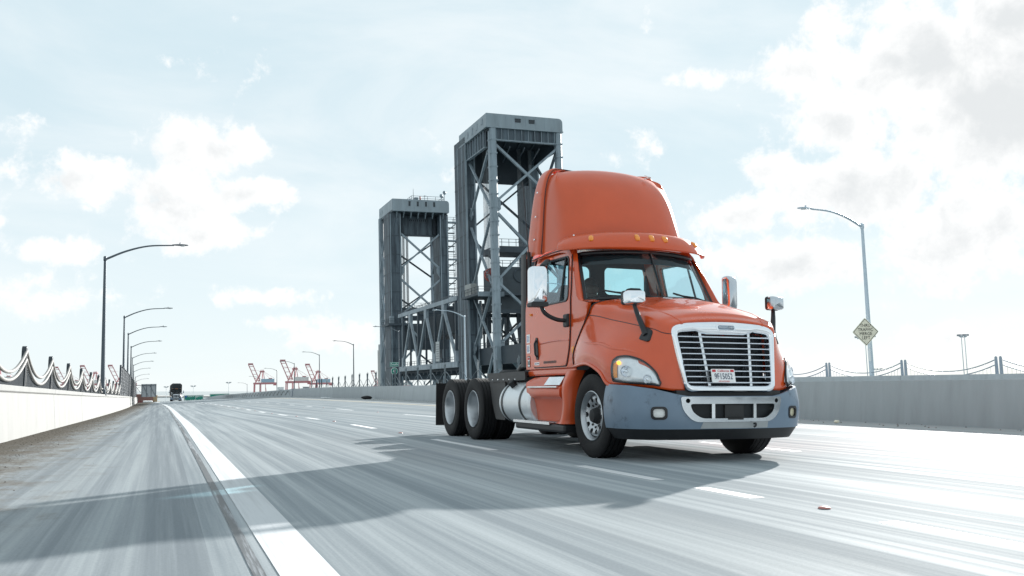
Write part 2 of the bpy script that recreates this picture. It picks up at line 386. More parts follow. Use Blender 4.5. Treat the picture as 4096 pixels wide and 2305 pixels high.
def streak_mat(name, base, dark, warm, spec=.4, rough=.55, dirt=None):
    """worn concrete with streaks, wheel tracks and stains along the driving direction"""
    m = D.materials.new(name); m.use_nodes = True; t = m.node_tree; b = t.nodes['Principled BSDF']
    ln = t.links.new
    def nn(ty, **k):
        n = t.nodes.new(ty)
        for a, v in k.items(): setattr(n, a, v)
        return n
    c = nn('ShaderNodeTexCoord')
    def ns(sc, scale, detail=6, rough_=.6):
        mp = nn('ShaderNodeMapping'); mp.inputs['Scale'].default_value = sc; ln(c.outputs['Object'], mp.inputs[0])
        n = nn('ShaderNodeTexNoise'); n.inputs['Scale'].default_value = scale; n.inputs['Detail'].default_value = detail; n.inputs['Roughness'].default_value = rough_
        ln(mp.outputs[0], n.inputs['Vector']); return n.outputs['Fac']
    def mrange(x, a, b_, c_, d_, smooth=True):
        r = nn('ShaderNodeMapRange', interpolation_type='SMOOTHSTEP' if smooth else 'LINEAR'); ln(x, r.inputs[0])
        for i, v in enumerate((a, b_, c_, d_)): r.inputs[i+1].default_value = v
        return r.outputs[0]
    def mixc(f, A, B, bt='MIX'):
        x = nn('ShaderNodeMix', data_type='RGBA', blend_type=bt)
        if hasattr(f, 'links'): ln(f, x.inputs['Factor'])
        else: x.inputs['Factor'].default_value = f
        for k, v in (('A', A), ('B', B)):
            if hasattr(v, 'links'): ln(v, x.inputs[k])
            else: x.inputs[k].default_value = (*v, 1)
        return x.outputs['Result']
    s1 = ns((3.2, .034, 1), 1.0, 8, .68); s2 = ns((12, .06, 1), 1.0, 6, .6); s3 = ns((.55, .022, 1), 1.0, 3, .5); fine = ns((1, 1, 1), 55, 6, .7); blot = ns((.5, .22, 1), 1.3, 6, .6)
    col = mixc(mrange(s1, .36, .66, 0, 1), dark, base)
    col = mixc(mrange(s2, .42, .72, 0, .42), col, dark)
    col = mixc(mrange(s3, .50, .70, 0, .5), col, warm)
    col = mixc(mrange(blot, .52, .75, 0, .35), col, dark)
    col = mixc(1.0, col, mrange(fine, .3, .7, .90, 1.08, False), 'MULTIPLY')
    if dirt:
        sp = nn('ShaderNodeSeparateXYZ'); ln(c.outputs['Object'], sp.inputs[0])
        g = ns((1, .55, 1), 2.2, 8, .72); g2 = ns((1, .8, 1), 26, 4, .7)
        near = mrange(sp.outputs[0], -2.9, 0.1, .52, -.12, False)
        a = nn('ShaderNodeMath', operation='ADD'); ln(near, a.inputs[0]); ln(g, a.inputs[1])
        col = mixc(mrange(a.outputs[0], .55, .9, 0, .85), col, dirt)
        a2 = nn('ShaderNodeMath', operation='ADD'); ln(near, a2.inputs[0]); ln(g2, a2.inputs[1])
        col = mixc(mrange(a2.outputs[0], .72, .86, 0, .7), col, (dirt[0]*.45, dirt[1]*.45, dirt[2]*.45))
    ln(col, b.inputs['Base Color'])
    b.inputs['Specular IOR Level'].default_value = spec
    ln(mrange(s1, .3, .7, rough + .12, rough - .08, False), b.inputs['Roughness'])
    # mostly matt concrete with a faint sheen
    df = nn('ShaderNodeBsdfDiffuse'); df.inputs['Roughness'].default_value = .9; ln(col, df.inputs['Color']); ms = nn('ShaderNodeMixShader'); ms.inputs[0].default_value = .66
    ln(b.outputs[0], ms.inputs[1]); ln(df.outputs[0], ms.inputs[2]); ln(ms.outputs[0], t.nodes['Material Output'].inputs[0])
    bp = nn('ShaderNodeBump'); bp.inputs['Strength'].default_value = .25; bp.inputs['Distance'].default_value = .006; ln(fine, bp.inputs['Height']); ln(bp.outputs[0], b.inputs['Normal']); ln(bp.outputs[0], df.inputs['Normal'])
    return m
road_m = streak_mat('concrete_road', (.42, .45, .465), (.235, .265, .285), (.35, .365, .37), .10, .7)
shoulder_m = streak_mat('dusty_shoulder', (.34, .37, .385), (.20, .225, .245), (.285, .295, .29), .12, .72, dirt=(.16, .14, .115))
rshoulder_m = streak_mat('gritty_right_shoulder', (.42, .435, .44), (.30, .315, .32), (.36, .36, .35), .2, .65)
paint_m = mat('road_paint_white', (.47, .49, .505), .55, var=.26, vscale=1.0, stretch=(16, .30, 1), dirt=(.36, .38, .40), dscale=1.0, dth=(.50, .72))
dash_m = mat('road_paint_dash', (.66, .67, .68), .55, var=.15, vscale=1.0, stretch=(16, .5, 1), dirt=(.45, .47, .48), dscale=1.4, dth=(.52, .75))
yellow_m = mat('road_paint_yellow', (.62, .50, .28), .55, var=.12, vscale=1.5, dirt=(.42, .40, .36), dscale=2, dth=(.5, .7))
conc_l = mat('light_concrete', (.202, .207, .203), .8, var=.10, vscale=1.4, stretch=(1, 1, .35), bump=.15, bscale=18, dirt=(.148, .146, .136), dscale=2.0, dth=(.54, .82), rnd=.04)
conc_r = mat('grey_concrete', (.385, .415, .43), .85, var=.10, vscale=3.0, stretch=(1, 1, .12), bump=.15, bscale=18, dirt=(.31, .33, .34), dscale=1.6, dth=(.52, .8), rnd=.13)

def road_sheet(name, X0, X1, m, h=0.0, nx=6, d0=-120, d1=560):
    ds = drange(d0, d1); b = MB(); b.grid([[RP(X0 + (X1-X0)*k/nx, d, h) for k in range(nx+1)] for d in ds])
    o = b.build(name, m, smooth=60); return tag(o, kind='structure')
road_sheet('road', .25, 13.2, road_m, nx=8)
road_sheet('shoulder', -3.0, .25, shoulder_m, nx=4)
road_sheet('inner_shoulder', 13.2, 16.4, rshoulder_m, nx=4)
road_sheet('opposite_road', 16.9, 29.3, road_m, nx=4)
# bridge deck under the pavement: closed slab edges
b = MB()
for X in (-3.45, 29.7):
    b.grid([[RP(X, d, h) for h in (.02, -1.6)] for d in drange(-120, 560)])
b.grid([[RP(X, d, -1.6) for X in (-3.45, 10, 29.7)] for d in drange(-120, 560)])
tag(b.build('bridge_deck', conc_r), kind='structure')
def strip(name, X0, X1, d0, d1, m, h=.004):
    ds = [d for d in drange(d0, d1)]; b = MB(); b.grid([[RP(X0, d, h), RP(X1, d, h)] for d in ds]); return b
# painted markings: parts of the road
road = D.objects['road']; ish = D.objects['inner_shoulder']
strip('l', .52, .77, -60, 420, paint_m).build('edge_line', paint_m, road)
strip('l', 12.78, 12.92, -60, 420, yellow_m).build('yellow_line', yellow_m, road)
dd = [(3.55, 4.6), (5.95, 6.75), (7.45, 9.15), (11.9, 14.9), (19.5, 22), (27, 29.5), (34.3, 37), (42, 44.5)] + [(49 + 7.3*k, 51.2 + 7.3*k) for k in range(24)] + [(-4 - 7.3*k, -1.8 - 7.3*k) for k in range(5)]
for a, c in dd: strip('d', 4.22, 4.36, a, c, paint_m, .002 if a < 60 else .004).build('lane_dash', dash_m, road)
dd = [(5.5, 7.7), (10.2, 12.6), (17.5, 19.7), (27.4, 31.8), (41, 45.2)] + [(53 + 7.3*k, 55.2 + 7.3*k) for k in range(23)] + [(-4 - 7.3*k, -1.8 - 7.3*k) for k in range(5)]
for a, c in dd: strip('d', 7.98, 8.10, a, c, paint_m, .002 if a < 60 else .004).build('lane_dash', dash_m, road)
strip('t', .41, .465, -30, 110, paint_m).build('joint_seal', mat('tar_joint', (.05, .055, .06), .5, var=.3, vscale=1, stretch=(10, .3, 1), dirt=(.22, .24, .26), dscale=1.2, dth=(.5, .62)), road)
# raised round lane markers between the dashes
mk_r = mat('red_reflector', (.40, .17, .15), .4); mk_w = mat('ceramic_marker', (.66, .67, .66), .35)
bm_ = MB().lathe([(.045, 0), (.042, .006), (.03, .012), (0, .014)], (0, 0, 0), (0, 0, 1), 12); mk = None
for X, d in [(4.34, 5.25), (8.04, 15), (4.29, 17.2), (4.29, 24.5), (8.04, 24), (12.84, 31), (8.04, 36)] + [(4.29, 31.8), (12.84, 44), (8.04, 49), (4.29, 39.2), (4.29, 46.5)] + [(4.29, 54 + 7.3*k) for k in range(8)]:
    if mk is None: o = mk = bm_.build('road_marker', mk_r, road, smooth=40)
    else: o = mk.copy(); link(o, road)
    o.location = RP(X, d, .004)
# the harbour below the bridge and the quay beyond
wm = mat('harbor_water', (.05, .09, .10), .12, spec=.6, bump=.12, bscale=.4)
b = MB(); b.grid([[(-6000, -3000, -17), (9000, -3000, -17)], [(-6000, 12000, -17), (9000, 12000, -17)]]); tag(b.build('harbor_water', wm), kind='structure')
quay_m = mat('quay_paving', (.34, .34, .33), .9, var=.15, vscale=.02)
b = MB(); b.box(-900, 1300, 2380, 2700, -17.5, -14.5); tag(b.build('quay', quay_m), kind='structure')
b = MB(); b.box(-70, 46, 330, 640, -17.6, -13.2); tag(b.build('terminal_ground', quay_m), kind='structure')

# ---------------------------------------------------------------- concrete barriers
def barrier(name, X, prof, d0, d1, step, m, label, gap=.012, z0=-.05):
    """prof: list of (dX, height) outline of the cross-section, closed"""
    e = empty(name, RP(X, 0), label=label, cat='barrier'); o0 = Vector(e.location); d = d0
    while d < d1:
        n = max(2, int(step / 2.5)); ds = [d + (step - gap) * k / n for k in range(n+1)]
        G = [[RP(X, q) - o0 + Vector((p[0], 0, p[1])) for p in prof] for q in ds]
        bb = MB().grid(G, closed_c=True); k = len(prof)
        bb.add([], []); nv = len(bb.v); bb.f += [list(range(k)), list(range(nv-k, nv))]
        bb.build('panel', m, e, bevel=.012 if d < 60 else 0, seg=1); d += step
    return e
PROF_L = [(.10, -.05), (.02, .90), (.055, .915), (.055, 1.03), (-.33, 1.03), (-.33, -.05)]
left_bar = barrier('concrete_barrier', -2.72, PROF_L, -36, 205, 9.0, conc_l, 'sunlit pale concrete barrier along the left shoulder under the cable fence')
PROF_R = [(-.12, -.05), (-.02, 1.01), (.28, 1.01), (.38, -.05)]
right_bar = barrier('concrete_barrier', 16.22, PROF_R, -29.9, 118.6, 13.5, conc_r, 'shaded grey concrete barrier running behind the orange truck')
PROF_W = [(-.10, -.05), (-.02, 1.0), (.28, 1.0), (.38, -.05)]
wave_bar = barrier('concrete_barrier', 16.22, PROF_W, 119.6, 400, 9.35, conc_r, 'distant grey barrier with a wave relief curving over the crest')
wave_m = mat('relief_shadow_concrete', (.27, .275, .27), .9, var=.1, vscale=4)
for k in range(24):
    d = 121 + k * 4.2; b = MB()
    pts = []
    for j in range(13):
        t = j / 12; pts.append(RP(16.22, d + 3.9*t) - Vector(wave_bar.location) + Vector((-.055 - .04*(1-math.sin(math.pi*t)), 0, .3 + .52 * math.sin(math.pi*t))))
    b.tube(pts, .045, 5); b.build('wave_relief', wave_m, wave_bar, smooth=40)
b = MB(); b.box(-.16, .30, 118.55, 119.55, -.05, 1.06); o = b.build('expansion_plate', mat('steel_cover_plate', (.30, .34, .38), .45, metal=.6, var=.1), wave_bar); o.location = (0, 0, gz(16.2, 119) - wave_bar.location.z); o.location.x = cxf(119)
far_par = barrier('concrete_barrier', 29.0, [(-.1, -.05), (-.02, 1.36), (.28, 1.36), (.34, -.05)], -10, 54, 8, conc_r, 'far parapet of the opposite carriageway under the thin cable railing')
far_par2 = barrier('concrete_barrier', 29.0, [(-.1, -.05), (-.02, .9), (.28, .9), (.34, -.05)], 54.5, 330, 12, conc_r, 'low far parapet below the tall pointed security posts')

# ---------------------------------------------------------------- cable fence on the left barrier
fence_dark = mat('dark_bronze_steel', (.045, .055, .065), .45, metal=.3, var=.1, vscale=5)
cable_m = mat('pale_cable_wrap', (.19, .188, .18), .6, var=.06, vscale=4)
def cable_fence_left():
    X = -2.86; e = empty('cable_fence', RP(X, 0, 1.03), label='dark cable fence with draped pale cables on the left barrier', cat='fence'); o0 = Vector(e.location)
    posts = [12.4 + 5.0*k for k in range(13)]
    pd = None
    for d in posts:
        b = MB(); w_, hh = .085, .90
        out = [(-w_, -.02), (w_, -.02), (w_, hh-.11), (w_*.86, hh-.05), (w_*.5, hh-.01), (0, hh), (-w_*.5, hh-.01), (-w_*.86, hh-.05), (-w_, hh-.11)]
        b.prism(out, lambda x, y, t: (t, x, y), -.05, .05)
        if pd is None: o = pd = b.build('post', fence_dark, e, bevel=.012)
        else: o = pd.copy(); link(o, e)
        o.location = RP(X, d, 1.03) - o0
        b2 = MB().box(.05, .062, -.012, .012, 0, .8); p2 = b2.build('post_edge', cable_m, o)
    for a, c in zip([7.4] + posts, posts):
        for top, low, nm in ((.79, .27, 'cable'), (.61, .11, 'cable')):
            pts = []
            for j in range(17):
                t = j / 16; s = 2*t - 1; h = low + (top - low) * abs(s) ** 2.1
                pts.append(RP(X, a + (c-a)*t, 1.03 + h) - o0 + Vector((.04, 0, 0)))
            MB().tube(pts, .034, 8).build(nm, cable_m, e, smooth=50)
        b = MB(); n = 36
        for j in range(1, n):
            t = j / n; s = 2*t - 1; h = .11 + (.61 - .11) * abs(s) ** 2.1; p = RP(X, a + (c-a)*t, 1.03) - o0
            b.box(p.x-.012, p.x+.012, p.y-.022, p.y+.022, p.z-.01, p.z+h)
        tag(b.build('pickets', fence_dark, e), kind='stuff')
cable_fence_left()
# tall dark mesh fence further along
def mesh_fence():
    X = -2.9; e = empty('mesh_fence', RP(X, 74, 1.0), label='tall dark mesh screen fence far along the left barrier', cat='fence'); o0 = Vector(e.location)
    d = 74.5; pd = None
    while d < 172:
        if pd is None:
            pd = o = MB().tube([(0, 0, 0), (0, 0, 2.35)], .07, 8).add(*[[], []]).build('post', fence_dark, e, smooth=40)
        else: o = pd.copy(); link(o, e)
        o.location = RP(X, d, 1.0) - o0
        b = MB(); n = 16
        for j in range(n + 1):
            p = RP(X, d + 4*j/n, 1.0) - o0; b.box(p.x-.02, p.x+.02, p.y-.05, p.y+.05, p.z, p.z + 2.2)
        for j in range(8):
            b.beam(RP(X, d, 1.15 + .28*j) - o0, RP(X, d + 4, 1.15 + .28*j) - o0, .04, .06)
        tag(b.build('mesh_panel', fence_dark, e), kind='stuff'); d += 4
mesh_fence()
# thin cable railing on the far parapet
rail_grey = mat('grey_railing', (.27, .32, .37), .5, metal=.2, var=.08, vscale=3)
def cable_fence_right():
    X = 29.14; e = empty('cable_fence', RP(X, 20, 1.36), label='thin twin-post cable railing on the far parapet right of the truck', cat='fence'); o0 = Vector(e.location)
    posts = [15.9 + 4.68*k for k in range(9)]; pd = None
    for d in posts:
        for s in (-.10, .10):
            if pd is None: pd = o = MB().tube([(0, 0, -.05), (0, 0, .62), (0, 0, .66)], [.065, .05, .025], 10).build('post', rail_grey, e, smooth=50)
            else: o = pd.copy(); link(o, e)
            o.location = RP(X, d + s, 1.36) - o0; o.rotation_euler = (0, -.03, 0)
    for a, c in zip(posts, posts[1:]):
        for top, low in ((.52, .13), (.33, -.06)):
            pts = []
            for j in range(17):
                t = j / 16; s = 2*t - 1; pts.append(RP(X, a + .19 + (c - a - .38)*t, 1.36 + low + (top-low)*abs(s)**2) - o0)
            MB().tube(pts, .022, 6).build('cable', rail_grey, e, smooth=50)
        b = MB()
        for j in range(1, 24):
            t = j / 24; s = 2*t - 1; h = -.06 + .39*s*s
            if h > .02:
                p = RP(X, a + .19 + (c-a-.38)*t, 1.36) - o0; b.box(p.x-.004, p.x+.004, p.y-.004, p.y+.004, p.z-.02, p.z+h)
        tag(b.build('hanger_wires', rail_grey, e), kind='stuff')
cable_fence_right()
# pointed security posts with looping wires further along the same side
def security_fence():
    X = 29.1; e = empty('security_fence', RP(X, 90, .9), label='security fence of pointed steel blades and looping wire behind the barrier', cat='fence'); o0 = Vector(e.location)
    steel = mat('galvanised_blade', (.13, .16, .18), .5, metal=.3, var=.1, vscale=2, rnd=.2)
    posts = [74 + 5.4*k for k in range(21)]; pd = None
    for d in posts:
        if pd is None:
            b = MB(); out = [(-.10, 0), (.10, 0), (.13, 1.9), (.24, 2.75), (.10, 2.5), (.02, 2.85), (-.05, 2.5), (-.16, 2.6), (-.13, 1.9)]
            b.prism(out, lambda x, y, t: (x*.75, t + x*.6, y), -.06, .06); pd = o = b.build('blade_post', steel, e)
        else: o = pd.copy(); link(o, e)
        o.location = RP(X, d, .9) - o0; o.rotation_euler = (0, -.03, random.uniform(-.25, .25))
    for a, c in zip(posts, posts[1:]):
        for hi, lo in ((1.75, .75), (1.0, .1)):
            pts = []
            for j in range(13):
                t = j / 12; pts.append(RP(X, a + (c-a)*t, .9 + lo + (hi-lo)*(.5+.5*math.cos(2*math.pi*t))**.8 + .05*math.sin(a)) - o0)
            MB().tube(pts, .035, 6).build('loop_wire', steel, e, smooth=50)
        p = RP(X, (a+c)/2, .9) - o0
        MB().tube([p + Vector((0,0,1.05)), p + Vector((0,0,.8)), p + Vector((0,0,.78)), p + Vector((0,0,.5)), p + Vector((0,0,.46))], [.02, .02, .09, .09, .02], 8).build('bob', steel, e, smooth=40)
        q = RP(X, a + (c-a)*.3, .9) - o0
        MB().tube([q + Vector((0,0,.6)), q + Vector((0,0,.4)), q + Vector((0,0,.38)), q + Vector((0,0,.12)), q + Vector((0,0,.1))], [.02, .02, .08, .08, .02], 8).build('bob', steel, e, smooth=40)
security_fence()

# ---------------------------------------------------------------- street lamps
lamp_dark = mat('lamp_pole_dark', (.10, .12, .14), .45, metal=.5, var=.08, vscale=2)
lamp_grey = mat('lamp_pole_grey', (.46, .54, .60), .45, metal=.4, var=.08, vscale=2)  # paler pole for the nearest right lamps, glare wash put into the grey
lens_m = mat('lamp_lens', (.6, .62, .62), .3)
def lamp(base, top, side, arm, m, label, group, thick=.11):
    base = Vector(base); H = top - base.z
    e = empty('street_lamp', base, (0, -.028, 0), label, 'street lamp', group)
    MB().tube([(0, 0, 0), (0, 0, H*.5), (0, 0, H)], [thick, thick*.8, thick*.58], 12).build('pole', m, e, smooth=40)
    b = MB(); b.box(-.2, .2, -.2, .2, -.02, .05); b.box(-.14, .14, -.14, .14, .05, .28); b.build('pole_base', m, e, bevel=.02)
    MB().lathe([(.075, -.12), (.085, -.1), (.085, .08), (.05, .12), (0, .13)], (0, 0, H), (0, 0, 1), 10).build('pole_cap', m, e, smooth=40)
    up = arm * .235; pts = cr([(0, 0, H - .05), (side*arm*.30, 0, H + up*.52), (side*arm*.62, 0, H + up*.90), (side*arm, 0, H + up)], 7)
    n = len(pts); a = MB().tube(pts, [.058 - .024*i/(n-1) for i in range(n)], 10).build('arm', m, e, smooth=40)
    h = MB(); z = H + up; x0 = side * arm
    secs = [(-.10, .035, .03), (.0, .06, .045), (.18, .11, .06), (.40, .155, .06), (.60, .14, .045), (.70, .08, .03), (.72, .02, .012)]
    G = []
    for (dx, w_, t_) in secs:
        G.append([(x0 + side*dx, w_*math.cos(g), z + .015 + t_*math.sin(g)*(1 if math.sin(g) > 0 else .55)) for g in [2*math.pi*k/12 for k in range(12)]])
    h.grid(G, closed_c=True); h.f += [list(range(12)), list(range(len(h.v)-12, len(h.v)))]
    hd = h.build('lamp_head', m, e, smooth=50)
    MB().lathe([(.0, -.045), (.10, -.04), (.115, -.02), (.115, 0)], (x0 + side*.42, 0, z + .0), (0, 0, 1), 12).build('lens', lens_m, hd, smooth=50)
    MB().lathe([(.035, 0), (.035, .07), (.02, .085), (0, .088)], (x0 + side*.3, 0, z + .07), (0, 0, 1), 8).build('photocell', m, hd, smooth=50)
    return e
ORD = ['nearest', 'second nearest', 'third nearest', 'fourth nearest', 'fifth nearest', 'sixth nearest', 'seventh nearest', 'eighth nearest', 'ninth nearest', 'tenth nearest']
LL = [(50.4, -3.0), (86.4, -3.37), (109, -3.77), (136.7, -4.29), (173.6, -5.16), (208, -5.9), (248, -6.9), (292, -7.6), (330, -8.3), (410, -9.9)]
for i, (d, X) in enumerate(LL):
    z = gz(-3, d); tall = 7.95 if d < 200 else 7.85
    lamp((X + .028*6.8, d, z + 1.0), z + tall, 1, 3.3, lamp_dark, ORD[i] + ' of the curved street lamps along the left barrier', 'street lamps along the left barrier')
RL = [(31.9, 28.9, 8.15), (62, 29.2, 8.2), (90, 29, 8.45), (118.5, 29, 8.6), (149.2, 29, 8.25), (184.2, 29, 7.8), (221.4, 29, 7.05), (256.8, 29, 6.15), (303, 29, 4.6), (350, 29, 2.9)]
for i, (d, X, top) in enumerate(RL):
    lamp((X + .25 + .1, d, gz(29, d) + .7), top, -1, 2.75, lamp_grey if i < 3 else lamp_dark, ORD[i] + ' of the curved street lamps beyond the right barrier', 'street lamps beyond the right barrier')

# ================================================================ the orange tractor truck
# u across (+ to the picture's right), v forward, w up; the truck drives towards -Y
TX, TY = 6.095, 10.14
def T(u, v, w): return Vector((u, -v, w))
def TG(G): return [[T(*p) for p in r] for r in G]

def tyre_mb(width, R=.51, rim=.292):
    h = width / 2; p = [(rim, -h*.80), (rim+.02, -h*.92), (rim+.07, -h), (R-.10, -h*1.04), (R-.035, -h*.99), (R-.008, -h*.90)]
    ng = 4; xs = [-.86 + 1.72 * i / (ng*4) for i in range(ng*4 + 1)]
    for i, x in enumerate(xs):
        g = (i % 4) == 2; a = .80
        if g: p += [(R, h*(x-.035)), (R-.016, h*(x-.03)), (R-.016, h*(x+.03)), (R, h*(x+.035))]
        else: p.append((R, h*x))
    p += [(R-.008, h*.90), (R-.035, h*.99), (R-.10, h*1.04), (rim+.07, h), (rim+.02, h*.92), (rim, h*.80)]
    return MB().lathe(p, (0, 0, 0), (1, 0, 0), 64)
def front_wheel(parent, loc, flip):
    hub = MB().lathe([(.13, -.12), (.13, .045), (.10, .06), (.09, .10), (.075, .13), (.05, .135), (0, .136)], (0, 0, 0), (-1, 0, 0), 32)
    for k in range(10):
        a = 2*math.pi*k/10; hub.lathe([(.018, .0), (.018, .075), (.012, .085), (0, .086)], (0, .143*math.cos(a), .143*math.sin(a)), (-1, 0, 0), 8)
    hub.lathe([(.36, -.20), (.36, -.02), (.1, 0)], (.1, 0, 0), (1, 0, 0), 32)
    wh = hub.build('wheel', MT['dark'], parent, smooth=35)
    tyre_mb(.285).build('tyre', MT['rubber'], wh, smooth=30)
    # outer face towards -x
    ring = MB().lathe([(.300, .118), (.305, .135), (.296, .140), (.285, .128), (.272, .10), (.255, .05), (.246, -.12), (.262, -.12)], (0, 0, 0), (-1, 0, 0), 56)
    ring.build('rim', MT['wheel'], wh, smooth=40)
    holes = []
    for k in range(10):
        a = 2*math.pi*(k+.5)/10; holes.append([(.2*math.cos(a) + .033*math.cos(t), .2*math.sin(a) + .033*math.sin(t)) for t in [2*math.pi*q/14 for q in range(14)]])
    holes.append([(.095*math.cos(2*math.pi*q/24), .095*math.sin(2*math.pi*q/24)) for q in range(24)])
    def disc(x, y, t):
        r = math.hypot(x, y); s = min(1, max(0, (r-.11)/.14)); return Vector((-(.055 + .055*math.sin(s*math.pi*.5) - .03*max(0, (r-.22)/.03)) + t, x, y))
    sheet([(.25*math.cos(2*math.pi*q/48), .25*math.sin(2*math.pi*q/48)) for q in range(48)], holes, disc, .03, .014).build('rim_disc', MT['wheel'], wh, smooth=40)
    wh.location = loc; wh.rotation_euler = (rad(random.uniform(0, 90)), 0, math.pi if flip else 0)
    return wh
def rear_wheel(parent, loc, flip):
    hub = MB().lathe([(.13, -.10), (.13, .02), (.11, .05), (.10, .10), (.06, .115), (0, .116)], (.10, 0, 0), (-1, 0, 0), 32)
    for k in range(10):
        a = 2*math.pi*k/10; hub.lathe([(.016, .0), (.016, .05), (0, .055)], (.10, .143*math.cos(a), .143*math.sin(a)), (-1, 0, 0), 8)
    wh = hub.build('wheel', MT['wheel'], parent, smooth=35)
    t1 = tyre_mb(.275).build('tyre', MT['rubber'], wh, smooth=30)
    t2 = t1.copy(); link(t2, wh); t2.location = (.33, 0, 0)
    MB().lathe([(.300, .118), (.306, .135), (.297, .141), (.287, .128), (.278, .085), (.262, .04), (.25, -.03), (.235, -.075), (.20, -.092), (.165, -.095), (.10, -.095)], (0, 0, 0), (-1, 0, 0), 56).build('rim', MT['wheel'], wh, smooth=40)
    wh.location = loc; wh.rotation_euler = (rad(random.uniform(0, 90)), 0, math.pi if flip else 0)
    return wh

def cab_u(w, v=-1.5):
    """half width of the cab side at a height"""
    b = 1.085 - .012 * max(0, (1.5 - w) / .4)
    return b - .155 * (max(0, w - 1.98) / .77) ** 1.25
def hood_grid():
    H = [
     [(-1.115,-.62,1.13),(-1.125,-.60,1.30),(-1.095,-.46,1.55),(-1.065,-.27,1.77),(-.985,-.20,1.925),(-.55,-.10,1.995),(0,-.06,2.015)],
     [(-1.165,-.42,1.135),(-1.17,-.36,1.32),(-1.11,-.22,1.535),(-1.03,-.03,1.735),(-.945,.02,1.885),(-.52,.09,1.955),(0,.12,1.975)],
     [(-1.195,-.05,1.145),(-1.205,-.04,1.30),(-1.12,.05,1.485),(-.985,.18,1.685),(-.90,.22,1.83),(-.50,.30,1.905),(0,.32,1.925)],
     [(-1.20,.30,1.035),(-1.21,.32,1.235),(-1.10,.38,1.425),(-.935,.46,1.63),(-.855,.48,1.775),(-.47,.54,1.85),(0,.56,1.87)],
     [(-1.185,.50,.885),(-1.195,.56,1.14),(-1.06,.64,1.35),(-.885,.72,1.575),(-.81,.74,1.715),(-.45,.79,1.785),(0,.81,1.805)],
     [(-1.115,.80,.870),(-1.105,.86,1.075),(-.955,.91,1.275),(-.825,.96,1.52),(-.765,.97,1.645),(-.42,1.0,1.715),(0,1.02,1.735)],
     [(-.905,1.075,.845),(-.89,1.07,1.05),(-.825,1.065,1.25),(-.775,1.065,1.475),(-.715,1.06,1.605),(-.4,1.065,1.665),(0,1.075,1.685)],
     [(-.70,1.175,.815),(-.695,1.165,1.03),(-.705,1.145,1.24),(-.715,1.13,1.46),(-.675,1.12,1.57),(-.4,1.125,1.625),(0,1.13,1.645)],
     [(-.58,1.21,.82),(-.60,1.185,1.03),(-.63,1.155,1.24),(-.65,1.125,1.45),(-.62,1.115,1.55),(-.4,1.115,1.60),(0,1.12,1.62)]]
    return loftgrid([mirror_row(r) for r in H], 6, 6)
BP = [(-1.185,.46),(-1.19,.72),(-1.105,.965),(-.905,1.125),(-.62,1.215),(-.30,1.262),(0,1.275)]
BPATH = cr([(a, b, 0) for a, b in BP] + [(-a, b, 0) for a, b in reversed(BP[:-1])], 12)
BLEN = [0]
for a, b in zip(BPATH, BPATH[1:]): BLEN.append(BLEN[-1] + (b - a).length)
BHALF = BLEN[-1] / 2
def bpath(s, off=0.0):
    """point and outward normal of the bumper's plan curve, s measured from its middle"""
    s = min(max(s + BHALF, 0), BLEN[-1] - 1e-6); i = 0
    lo, hi = 0, len(BLEN) - 1
    while hi - lo > 1:
        md = (lo + hi) // 2
        if BLEN[md] <= s: lo = md
        else: hi = md
    t = (s - BLEN[lo]) / (BLEN[lo+1] - BLEN[lo]); p = BPATH[lo].lerp(BPATH[lo+1], t); d = (BPATH[lo+1] - BPATH[lo]).normalized()
    n = Vector((-d.y, d.x, 0)); return p + n * off
def bs(u):
    """arc length for a given u on the front"""
    best = min(range(len(BPATH)), key=lambda i: abs(BPATH[i].x - u) - .5*(BPATH[i].y > .9)); return BLEN[best] - BHALF
def bump_fn(w0=.62, bulge=.05, base=0.0):
    def f(s, w, t):
        p = bpath(s, base - t + bulge * (1 - ((w - w0) / .3) ** 2)); return T(p.x, p.y, w)
    return f
def gp(u, w, t=0.0):
    """grille plane, leaning back towards its top"""
    return T(u, 1.285 - (w - .8) * .17 - t - .03*(u/.7)**2, w)

